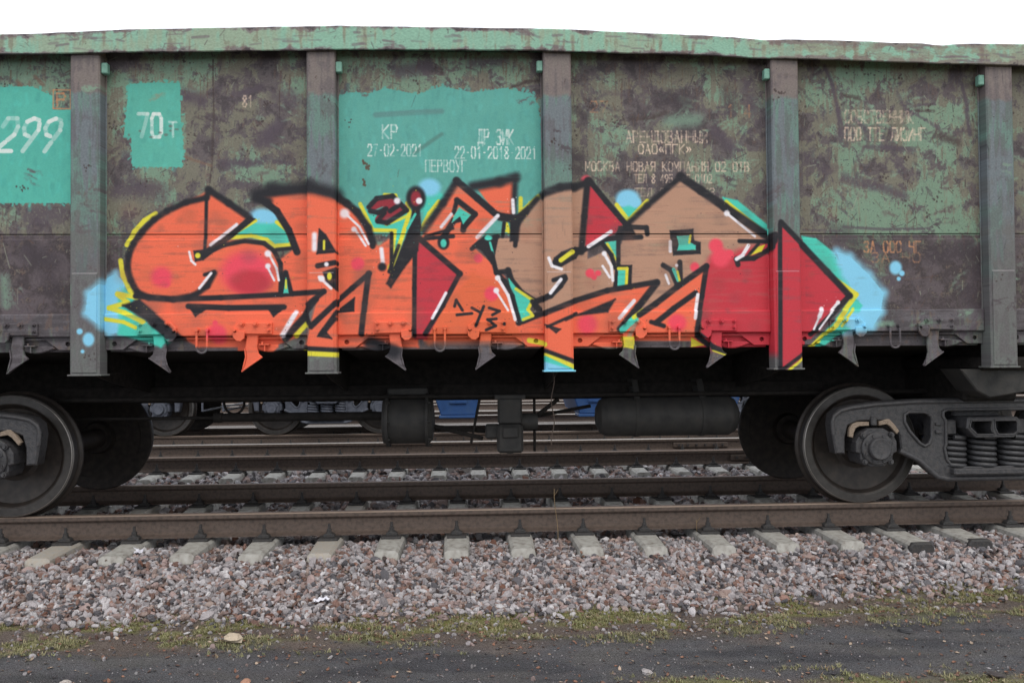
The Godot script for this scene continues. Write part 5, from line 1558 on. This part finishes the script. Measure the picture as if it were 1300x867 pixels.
func build_ballast():
	var mat := stone_mat()
	var shapes := [stone_mesh(3), stone_mesh(8), stone_mesh(21)]
	var zones := [
		# label, x from, x to, z from, z to, stones per square metre, size, mean height
		["broken grey and pinkish ballast stones on the near shoulder of the track", -4.6, 6.4, .84, 2.3, 4900, .0175],
		["ballast stones lying in the shade between the rails under the graffiti wagon", -5.6, 7.0, -.78, .84, 750, .028],
		["ballast stones between the wagon's track and the track behind it", -8.5, 10.5, -3.3, -.78, 620, .029],
		["ballast stones spread over the tracks further back in the yard", -11.0, 13.0, -10.5, -3.3, 110, .034],
	]
	for zn in zones:
		var xf := [[], [], []]; var col := [[], [], []]
		var n := int((zn[2] - zn[1]) * (zn[4] - zn[3]) * zn[5])
		for i in n:
			var x := rng.randf_range(zn[1], zn[2]); var z := rng.randf_range(zn[3], zn[4])
			var s: float = zn[6] * exp(rng.randfn(0, 0.28))
			var y := ground_y(x, z)
			if z > 1.3:
				var over := z - toe(x) + 0.1 * gnoise.get_noise_2d(x * 55, z * 110)
				if rng.randf() < smoothstep(-0.16, 0.14, over): continue
			if sleeper_gap(x, z, -2.947, 0.0) and absf(z) < 1.36: continue
			if sleeper_gap(x, z, -.71, -4.0): continue
			if absf(absf(z) - .797) < .09 and absf(z) < 1.2: y -= .02
			if absf(absf(z + 4.0) - .797) < .09: y -= .02
			y += rng.randf_range(-.03, .026)
			var k := rng.randi() % 3
			xf[k].append(Transform3D(random_basis(Vector3(s, s, s) * Vector3(rng.randf_range(.8, 1.25), rng.randf_range(.7, 1.0), rng.randf_range(.8, 1.2))), Vector3(x, y, z)))
			var tone := stone_color()
			if rng.randf() < .2: tone = tone * Color(.78, .63, .55)      # stones stained with rust
			col[k].append(tone)
		for k in 3: scatter("ballast_stones", zn[0], "ballast", shapes[k], mat, xf[k], col[k])
	# loose stones that have rolled onto the moss and the path
	var xl := []; var cl := []
	for i in 2600:
		var x := rng.randf_range(-4, 5.5); var z := toe(x) + absf(rng.randfn(0, .30)) - .05
		var s := minf(.010 * exp(rng.randfn(0, 0.4)), .02)
		var dim := .8
		if rng.randf() < .5: z = rng.randf_range(2.3, 4.2); dim = .55; s = .0038 * exp(absf(rng.randfn(0, 0.5)))
		xl.append(Transform3D(random_basis(Vector3.ONE * s), Vector3(x, ground_y(x, z) + s * .25, z)))
		cl.append(stone_color() * dim)
	for i in 9000:      # grit trodden into the path
		var x := rng.randf_range(-4, 5.5); var z := toe(x) + .3 + rng.randf_range(0, 2.0)
		var s := .0022 * exp(absf(rng.randfn(0, 0.45)))
		xl.append(Transform3D(random_basis(Vector3.ONE * s), Vector3(x, ground_y(x, z), z)))
		cl.append(stone_color() * rng.randf_range(.25, .9))
	scatter("loose_stones", "small loose stones scattered over the moss and the dark path", "stones", shapes[1], mat, xl, cl)

func build_verge():
	# short grass in tufts
	var gm := StandardMaterial3D.new()
	gm.vertex_color_use_as_albedo = true
	gm.roughness = 0.8
	gm.backlight_enabled = true
	gm.backlight = Color(.2, .24, .08)
	var b := mb()
	for k in 9:
		var a := rng.randf() * TAU
		var d := Vector3(cos(a), 0, sin(a))
		var s := Vector3(-d.z, 0, d.x) * .0022
		var o := Vector3(rng.randfn(0, .010), 0, rng.randfn(0, .010))
		var h := rng.randf_range(.010, .034)
		var m := o + d * h * .25 + Vector3.UP * h * .6
		var t := o + d * h * rng.randf_range(.6, 1.0) + Vector3.UP * h * .85
		var n := (Vector3.UP * .6 - d).normalized()
		b.quad(o - s, o + s, m + s * .8, m - s * .8, n)
		b.tri(m - s * .8, m + s * .8, t, n, n, n)
	var mesh := b.mesh()
	var xf := []; var col := []
	for i in 42000:
		var x := rng.randf_range(-4.2, 5.8); var z := toe(x) + rng.randf_range(-.26, .74)
		if rng.randf() < .2: z = rng.randf_range(3.0, 4.2)
		var a := gnoise.get_noise_2d(x * 55, z * 110); var c := gnoise2.get_noise_2d(x * 90, z * 200)
		if z > 3.0 and (x < .9 or a + c < -.05): continue
		var edge := minf(smoothstep(-.2, .02, z - toe(x)), 1.0 - smoothstep(.34, .72, z - toe(x) + a * 0.25)) if z < 3.0 else 1.0
		if rng.randf() > edge * smoothstep(-.05, .34, a + c * 1.1) * .75: continue
		var s := rng.randf_range(.5, 1.15)
		xf.append(Transform3D(Basis(Vector3.UP, rng.randf() * TAU).scaled(Vector3(s, s * rng.randf_range(.6, 1.1), s)), Vector3(x, ground_y(x, z) - .002, z)))
		var g := Color(.24, .25, .11).lerp(Color(.33, .29, .18), rng.randf()) * rng.randf_range(.6, 1.15)
		if rng.randf() < .12: g = Color(.30, .22, .13)
		col.append(g)
	scatter("grass", "short yellowish green grass and moss along the foot of the ballast", "grass", mesh, gm, xf, col)
	# dead leaves and bits
	var lm := StandardMaterial3D.new()
	lm.vertex_color_use_as_albedo = true
	lm.roughness = 0.7
	b = mb()
	var rows := [[0.0, -1.0, 0.0], [.42, -.4, .12], [.5, .1, .16], [.3, .6, .10], [0.0, 1.0, .2]]
	for i in 4:
		for s in [-1.0, 1.0]:
			var p: Array = rows[i]; var q: Array = rows[i + 1]
			b.face([Vector3(0, 0.02 * i, p[1]), Vector3(s * p[0], p[2], p[1]), Vector3(s * q[0], q[2], q[1]), Vector3(0, 0.02 * (i + 1), q[1])], Vector3(0, -3, 0))
	var leaf := b.mesh()
	xf = []; col = []
	for i in 5200:
		var x := rng.randf_range(-4, 5.5); var z := toe(x) + rng.randfn(.25, .28)
		var r := rng.randf()
		if r < .22: z = rng.randf_range(2.5, 4.2)
		elif r < .4: z = rng.randf_range(3.1, 4.0); x = rng.randf_range(.8, 5.0)
		elif r < .58: z = rng.randf_range(1.0, 2.0)
		if z < 1.0: continue
		var s := rng.randf_range(.005, .019)
		xf.append(Transform3D(flat_basis(Vector3(s, s, s), .5), Vector3(x, ground_y(x, z) + .006 + (.03 if z < toe(x) - .1 else 0.0), z)))
		var k := rng.randf()
		col.append((Color(.20, .10, .065) if k < .5 else (Color(.14, .075, .055) if k < .75 else Color(.34, .26, .20))) * rng.randf_range(.6, 1.2))
	scatter("fallen_leaves", "brown fallen leaves lying on the moss and the path", "leaves", leaf, lm, xf, col)

func rail_mesh(len0: float, len1: float, head: bool) -> MB:
	# rolled rail section along x; the running face of the head is a strip of its own
	var b := mb()
	var body := [[-.075, -.18], [.075, -.18], [.075, -.171], [.030, -.158], [.011, -.145], [.009, -.10], [.010, -.06], [.020, -.047], [.0355, -.041], [.0375, -.034], [.0365, -.010], [.030, -.002], [-.030, -.002], [-.0365, -.010], [-.0375, -.034], [-.0355, -.041], [-.020, -.047], [-.010, -.06], [-.009, -.10], [-.011, -.145], [-.030, -.158], [-.075, -.171]]
	if head: body = [[-.0372, -.010], [-.031, -.0015], [-.02, 0.0], [.02, 0.0], [.031, -.0015], [.0372, -.010]]
	var n := body.size()
	var segs := 12
	for k in (n - 1 if head else n):
		var p: Array = body[k]; var q: Array = body[(k + 1) % n]
		var nn := Vector3(0, -(q[0] - p[0]), q[1] - p[1]).normalized() * (-1.0 if head else 1.0)
		if head: nn = Vector3(0, absf(nn.y), nn.z if signf(nn.z) == signf(p[0] + q[0]) else -nn.z)
		for s in segs:
			var x0 := lerpf(len0, len1, s / float(segs)); var x1 := lerpf(len0, len1, (s + 1) / float(segs))
			b.quad(Vector3(x0, p[1], p[0]), Vector3(x1, p[1], p[0]), Vector3(x1, q[1], q[0]), Vector3(x0, q[1], q[0]), nn)
	if not head:
		for e in [len0, len1]:
			var pts := []
			for p in body: pts.append(Vector2(p[0], p[1]))
			var t := Geometry2D.triangulate_polygon(PackedVector2Array(pts))
			for i in range(0, t.size(), 3): b.face([Vector3(e, pts[t[i]].y, pts[t[i]].x), Vector3(e, pts[t[i + 1]].y, pts[t[i + 1]].x), Vector3(e, pts[t[i + 2]].y, pts[t[i + 2]].x)], Vector3((len0 + len1) * .5, -.1, 0))
	return b

func rail(label: String, at: Vector3, top: Material, group := "", l0 := -60.0, l1 := 60.0) -> Node3D:
	var r := thing("rail", label, "rail", at, group)
	put("rail_body", rail_mesh(l0, l1, false), M.rail, r)
	put("running_surface", rail_mesh(l0, l1, true), top, r)
	return r

func fishplate(r: Node3D, x: float):
	var f := part("fishplate", r)
	var b := mb()
	b.box(Vector3(x, -.10, .026), Vector3(.82, .075, .028), .006)
	put("plate", b, M.rail, f)
	for k in 6:
		b = mb()
		var c := Vector3(x - .33 + k * .132, -.10, .04)
		b.cyl(c, c + Vector3(0, 0, .022), .017, .017, 6, true, true)
		b.cyl(c + Vector3(0, 0, .022), c + Vector3(0, 0, .04), .01, .01, 8)
		put("bolt", b, M.clip, f)

func build_sleeper(label: String, group: String, full: bool) -> Node3D:   # full: fastenings on both sides of each rail
	var s := thing("concrete_sleeper", label, "sleeper", Vector3.ZERO, group)
	var b := mb()
	# tapered beam: narrower and higher at the rail seats, sloped ends
	var st := [[-1.36, .072, .11, -.280], [-1.335, .084, .125, -.209], [-.95, .093, .13, -.198], [-.6, .091, .13, -.2], [-.25, .085, .12, -.23], [.25, .085, .12, -.23], [.6, .091, .13, -.2], [.95, .093, .13, -.198], [1.335, .084, .125, -.209], [1.36, .072, .11, -.280]]
	for i in st.size() - 1:
		var p: Array = st[i]; var q: Array = st[i + 1]
		var e := .018
		var ring_p := [Vector3(-p[2], -.40, p[0]), Vector3(-p[1] - .004, p[3] - e, p[0]), Vector3(-p[1] + e, p[3], p[0]), Vector3(p[1] - e, p[3], p[0]), Vector3(p[1] + .004, p[3] - e, p[0]), Vector3(p[2], -.40, p[0])]
		var ring_q := [Vector3(-q[2], -.40, q[0]), Vector3(-q[1] - .004, q[3] - e, q[0]), Vector3(-q[1] + e, q[3], q[0]), Vector3(q[1] - e, q[3], q[0]), Vector3(q[1] + .004, q[3] - e, q[0]), Vector3(q[2], -.40, q[0])]
		for k in 5: b.face([ring_p[k], ring_p[k + 1], ring_q[k + 1], ring_q[k]], Vector3(0, -.33, (p[0] + q[0]) * .5))
		if i == 0: b.face(ring_p, Vector3(0, -.33, 0))
		if i == st.size() - 2: b.face(ring_q, Vector3(0, -.33, 0))
	put("sleeper_body", b, M.concrete, s)
	for z in [-.797, .797]:
		var fs := part("rail_fastening", s)
		b = mb()
		b.box(Vector3(0, -.189, z), Vector3(.155, .018, .36), .004)
		put("base_plate", b, M.clip, fs)
		for d in [-1.0, 1.0]:
			if not full and d < 0: continue
			b = mb()
			b.prism([Vector2(-.046, -.18), Vector2(.046, -.18), Vector2(.044, -.162), Vector2(.028, -.150), Vector2(-.028, -.150), Vector2(-.044, -.162)], z + d * .11 - .03, z + d * .11 + .03, .004)
			b.cyl(Vector3(0, -.150, z + d * .11), Vector3(0, -.140, z + d * .11), .026, .026, 12)
			b.cyl(Vector3(0, -.140, z + d * .11), Vector3(0, -.116, z + d * .11), .020, .020, 6, true, true)
			b.cyl(Vector3(0, -.116, z + d * .11), Vector3(0, -.075, z + d * .11), .012, .011, 8)
			put("clamp", b, M.clip, fs)
	return s

func lay_sleepers(label: String, group: String, x0: float, n: int, at: Vector3, full: bool, marks := {}):
	# marks: sleepers that look different from the rest, by number: [material, label]
	var proto := build_sleeper(label, group, full)
	for i in n:
		var s: Node3D = proto
		if i > 0:
			s = proto.duplicate()
			s.name = numbered("concrete_sleeper")
			add_child(s, true)
		s.position = at + Vector3(x0 + i * SLEEPER + rng.randfn(0, .008), rng.randfn(0, .002), rng.randfn(0, .015))
		s.rotation.y = rng.randfn(0, .006)
		if marks.has(i):
			s.set_meta("label", marks[i][1])
			if marks[i][0]: (s.get_node("sleeper_body") as MeshInstance3D).material_override = marks[i][0]
			if marks[i].size() > 2:      # broken, blackened end
				var b := mb()
				var e: float = marks[i][2]
				b.prism([Vector2(-.095, -.36), Vector2(.097, -.36), Vector2(.097, -.238), Vector2(.074, -.2065), Vector2(.01, -.2055), Vector2(-.068, -.2065), Vector2(-.095, -.240)], 1.362 - e, 1.372, .012)
				put("broken_end", b, M.clip, s)

func build_tracks():
	rail("brown rusty rail under the near wheels of the graffiti wagon", Vector3(0, 0, .797), M.rail_top)
	rail("rail under the far wheels of the graffiti wagon", Vector3(0, 0, -.797), M.rail_top)
	lay_sleepers("pale concrete sleeper crossing under the rails of the graffiti wagon", "sleepers under the graffiti wagon's track", -2.947 - 6 * SLEEPER, 27, Vector3.ZERO, true, {
		6: [M.concrete_rust, "sleeper with an orange rust stain under the wheel end of the graffiti wagon"], 10: [M.concrete_rust, "sleeper with a rust stained end below the letter A of the graffiti"],
		19: [null, "sleeper with a blackened end beside the bogie with open coil springs", .03], 20: [null, "sleeper with a blackened end under the coil springs of the bogie", .05]})
	var r := rail("dull rail of the empty second track, on the side of the graffiti wagon", Vector3(0, 0, -3.203), M.rail_top)
	fishplate(r, 3.98)
	r = rail("shiny worn rail of the empty second track, on the side of the parked hopper wagons", Vector3(0, 0, -4.797), M.rail_shiny)
	fishplate(r, 3.62)
	lay_sleepers("concrete sleeper of the empty track behind the graffiti wagon", "sleepers of the empty second track", -.71 - 18 * SLEEPER, 38, Vector3(0, 0, -4.0), true)
	rail("rail under the near wheels of the hopper wagons parked behind", Vector3(0, -.1, -7.403), M.rail_top)
	rail("rail under the far wheels of the hopper wagons parked behind", Vector3(0, -.1, -8.997), M.rail_top)
	lay_sleepers("concrete sleeper under the parked hopper wagons", "sleepers of the hopper wagons' track", -9.0, 40, Vector3(0, -.1, -8.2), true)
	for k in 3:
		for s in [-.797, .797]:
			rail("worn rail of the far tracks beyond the parked hopper wagons", Vector3(0, -.15, -13.5 - k * 5.0 + s), M.rail_shiny, "rails of the far tracks")

func build_hopper(label: String, x: float, body_mat: Material, hoppers: Array):
	var w := thing("hopper_wagon", label, "wagon", Vector3(x, -.1, -8.2))
	var mats := {edge = M.rail_shiny, wheel = M.wheel, tread = M.tread, frame = M.bluegrey, spring = M.bluegrey, pad = M.pad}
	for s in [-1.0, 1.0]: build_bogie(w, s * 3.9, 0, mats, false)
	var b := mb()
	b.box(Vector3(0, 2.7, 0), Vector3(11.2, 2.5, 3.0), .08)
	put("body", b, body_mat, w)
	b = mb()
	b.box(Vector3(0, 1.25, 0), Vector3(11.6, .34, .6), .02)
	b.box(Vector3(0, 1.32, 1.4), Vector3(11.6, .26, .1), .02); b.box(Vector3(0, 1.32, -1.4), Vector3(11.6, .26, .1), .02)
	put("underframe", b, M.bluegrey, w)
	for h in hoppers:
		b = mb()
		var pr := [Vector2(h - .70, 1.5), Vector2(h + .70, 1.5), Vector2(h + .30, .32), Vector2(h - .30, .32)]
		b.prism(pr, -1.1, 1.1, .02)
		b.box(Vector3(h, .55, 1.12), Vector3(.3, .05, .03), .008); b.box(Vector3(h, .30, .9), Vector3(.66, .05, .5), .01)
		put("discharge_hopper", b, body_mat, w)
	for s in [-1.0, 1.0]:
		b = mb()
		b.box(Vector3(s * 6.05, 1.05, 0), Vector3(.9, .24, .24), .04)
		put("coupler", b, M.bogie, w)
		b = mb()
		for z in [-1.0, 1.0]: b.beam(Vector3(s * 5.6, .45, z * 1.3), Vector3(s * 5.6, 1.3, z * 1.3), .03, .03)
		b.beam(Vector3(s * 5.6, .46, -1.3), Vector3(s * 5.6, .46, 1.3), .03, .03)
		put("step_bracket", b, M.bluegrey, w)

func build_small_things():
	var pm := StandardMaterial3D.new()
	pm.albedo_color = Color(.86, .86, .9)
	pm.roughness = 0.6
	var spots := [[-2.34, 1.12, .055, "crumpled white paper scrap between two sleeper ends"], [-.82, 1.86, .05, "torn white plastic scrap low on the ballast slope"], [2.08, .93, .04, "flat white scrap beside the near rail at a sleeper end"]]
	for s in spots:
		var b := mb()
		var n := 6
		var g := []
		for j in n + 1:
			var row := []
			for i in n + 1: row.append(Vector3((i / float(n) - .5) * 2, .35 * rng.randfn(0, .5) + .3, (j / float(n) - .5) * 1.3 + rng.randfn(0, .08)) * s[2])
			g.append(row)
		for j in n:
			for i in n: b.face([g[j][i], g[j][i + 1], g[j + 1][i + 1]], Vector3(0, -1, 0)); b.face([g[j][i], g[j + 1][i + 1], g[j + 1][i]], Vector3(0, -1, 0))
		var o := solo("paper_scrap", b, pm, s[3], "scrap", Vector3(s[0], ground_y(s[0], s[1]) + .035, s[1]))
		o.rotation.y = rng.randf() * TAU
	var st := [[-1.25, 2.42, .055, Color(.50, .42, .32), "large pale beige stone in the moss strip"], [1.16, 3.0, .032, Color(.40, .37, .37), "smooth light grey stone lying on the dark path"], [-1.02, 3.02, .03, Color(.40, .22, .15), "reddish flat stone on the path below the moss"], [2.86, 2.55, .035, Color(.07, .07, .075), "dark flat stone where the moss meets the path"], [3.02, 3.2, .04, Color(.06, .05, .05), "blackish stone at the edge of the second moss strip"], [-2.0, 2.95, .028, Color(.42, .38, .35), "pale pebble lying on the dark path"]]
	for s in st:
		var m := StandardMaterial3D.new()
		m.albedo_color = (s[3] as Color).linear_to_srgb()
		m.roughness = .85
		m.albedo_texture = M.grain
		m.uv1_triplanar = true
		m.uv1_world_triplanar = true
		m.uv1_scale = Vector3.ONE * 6.0
		var o := solo("stone", stone_mesh(50 + int(s[2] * 1000)), m, s[4], "stone", Vector3(s[0], ground_y(s[0], s[1]) + s[2] * .3, s[1]))
		o.scale = Vector3(s[2], s[2] * .8, s[2])
		o.rotation.y = rng.randf() * TAU
	var gm := StandardMaterial3D.new()
	gm.albedo_color = Color(.52, .44, .33)
	gm.roughness = .8
	for s in [[.885, .90, .45, "tall dry grass stalk standing in front of the near rail"], [2.02, .90, .18, "short dry stalk leaning by the near rail"]]:
		var b := mb()
		var pts := []
		for k in 9: pts.append(Vector3(.02 * sin(k * .7) * s[2] - .04 * s[2] * k / 8.0, s[2] * k / 8.0, .01 * cos(k * .9)))
		b.tube(pts, .0028, 5)
		b.tube([pts[7], pts[7] + Vector3(.02, .03, 0), pts[7] + Vector3(.03, .05, .01)], .0018, 4)
		solo("dry_stalk", b, gm, s[3], "grass stalk", Vector3(s[0], ground_y(s[0], s[1]) - .01, s[1]))

func _ready():
	# camera
	var cam := Camera3D.new()
	cam.name = "camera"
	cam.fov = 44.21
	cam.near = 0.05
	cam.far = 2000.0
	cam.transform = Transform3D(Basis(Vector3(0.998715, -0.008294, 0.049993), Vector3(0.007293, 0.999770, 0.020178), Vector3(-0.050149, -0.019788, 0.998546)), Vector3(0.1955, 1.2133, 7.6262))
	add_child(cam)
	cam.current = true
	# overcast white sky
	var env := Environment.new()
	env.background_mode = Environment.BG_SKY
	var sky := Sky.new()
	var sm := ProceduralSkyMaterial.new()
	sm.sky_top_color = Color(0.93, 0.945, 0.97)
	sm.sky_horizon_color = Color(0.90, 0.915, 0.94)
	sm.sky_curve = 0.2
	sm.ground_bottom_color = Color(0.30, 0.29, 0.28)
	sm.ground_horizon_color = Color(0.40, 0.39, 0.38)
	sm.sun_angle_max = 0.0
	sky.sky_material = sm
	env.sky = sky
	env.background_energy_multiplier = 1.0
	env.tonemap_mode = Environment.TONE_MAPPER_LINEAR
	env.tonemap_exposure = 1.95
	env.sdfgi_enabled = true
	env.ssao_enabled = true
	env.ssil_enabled = true
	var we := WorldEnvironment.new()
	we.name = "environment"
	we.environment = env
	add_child(we)
	# the veiled sun, high behind the photographer
	var sun := DirectionalLight3D.new()
	sun.name = "sun"
	sun.light_energy = 0.3
	sun.light_color = Color(1.0, 0.985, 0.96)
	sun.light_angular_distance = 40.0
	sun.shadow_enabled = true
	sun.rotation_degrees = Vector3(-52, 14, 0)
	add_child(sun)
	rng.seed = 20210227
	gnoise.seed = 4; gnoise.frequency = 0.02
	gnoise2.seed = 9; gnoise2.frequency = 0.02
	make_materials()
	M.concrete_rust = tri_mat(ramp_tex(66, 0.022, [L(.30, .28, .25), L(.37, .355, .33), L(.37, .325, .27), L(.42, .405, .38)], 512, 0.08), 1.7, 0.9)
	M.grain = ramp_tex(65, 0.06, [L(.6, .6, .6), L(.9, .9, .9), L(1, 1, 1)], 256, 0.15)
	paint_wagon()
	print("painted ", Time.get_ticks_msec())
	build_ground()
	build_tracks()
	build_wagon()
	print("wagon ", Time.get_ticks_msec())
	build_hopper("blue hopper wagon with grey bogies parked on the third track", 1.6, M.blue, [-1.62, .82, 3.0])
	build_hopper("grey blue wagon coupled to the blue hopper wagon on the third track", -9.95, M.bluegrey, [-1.5, 1.5])
	build_ballast()
	build_verge()
	build_small_things()
	print("done ", Time.get_ticks_msec())
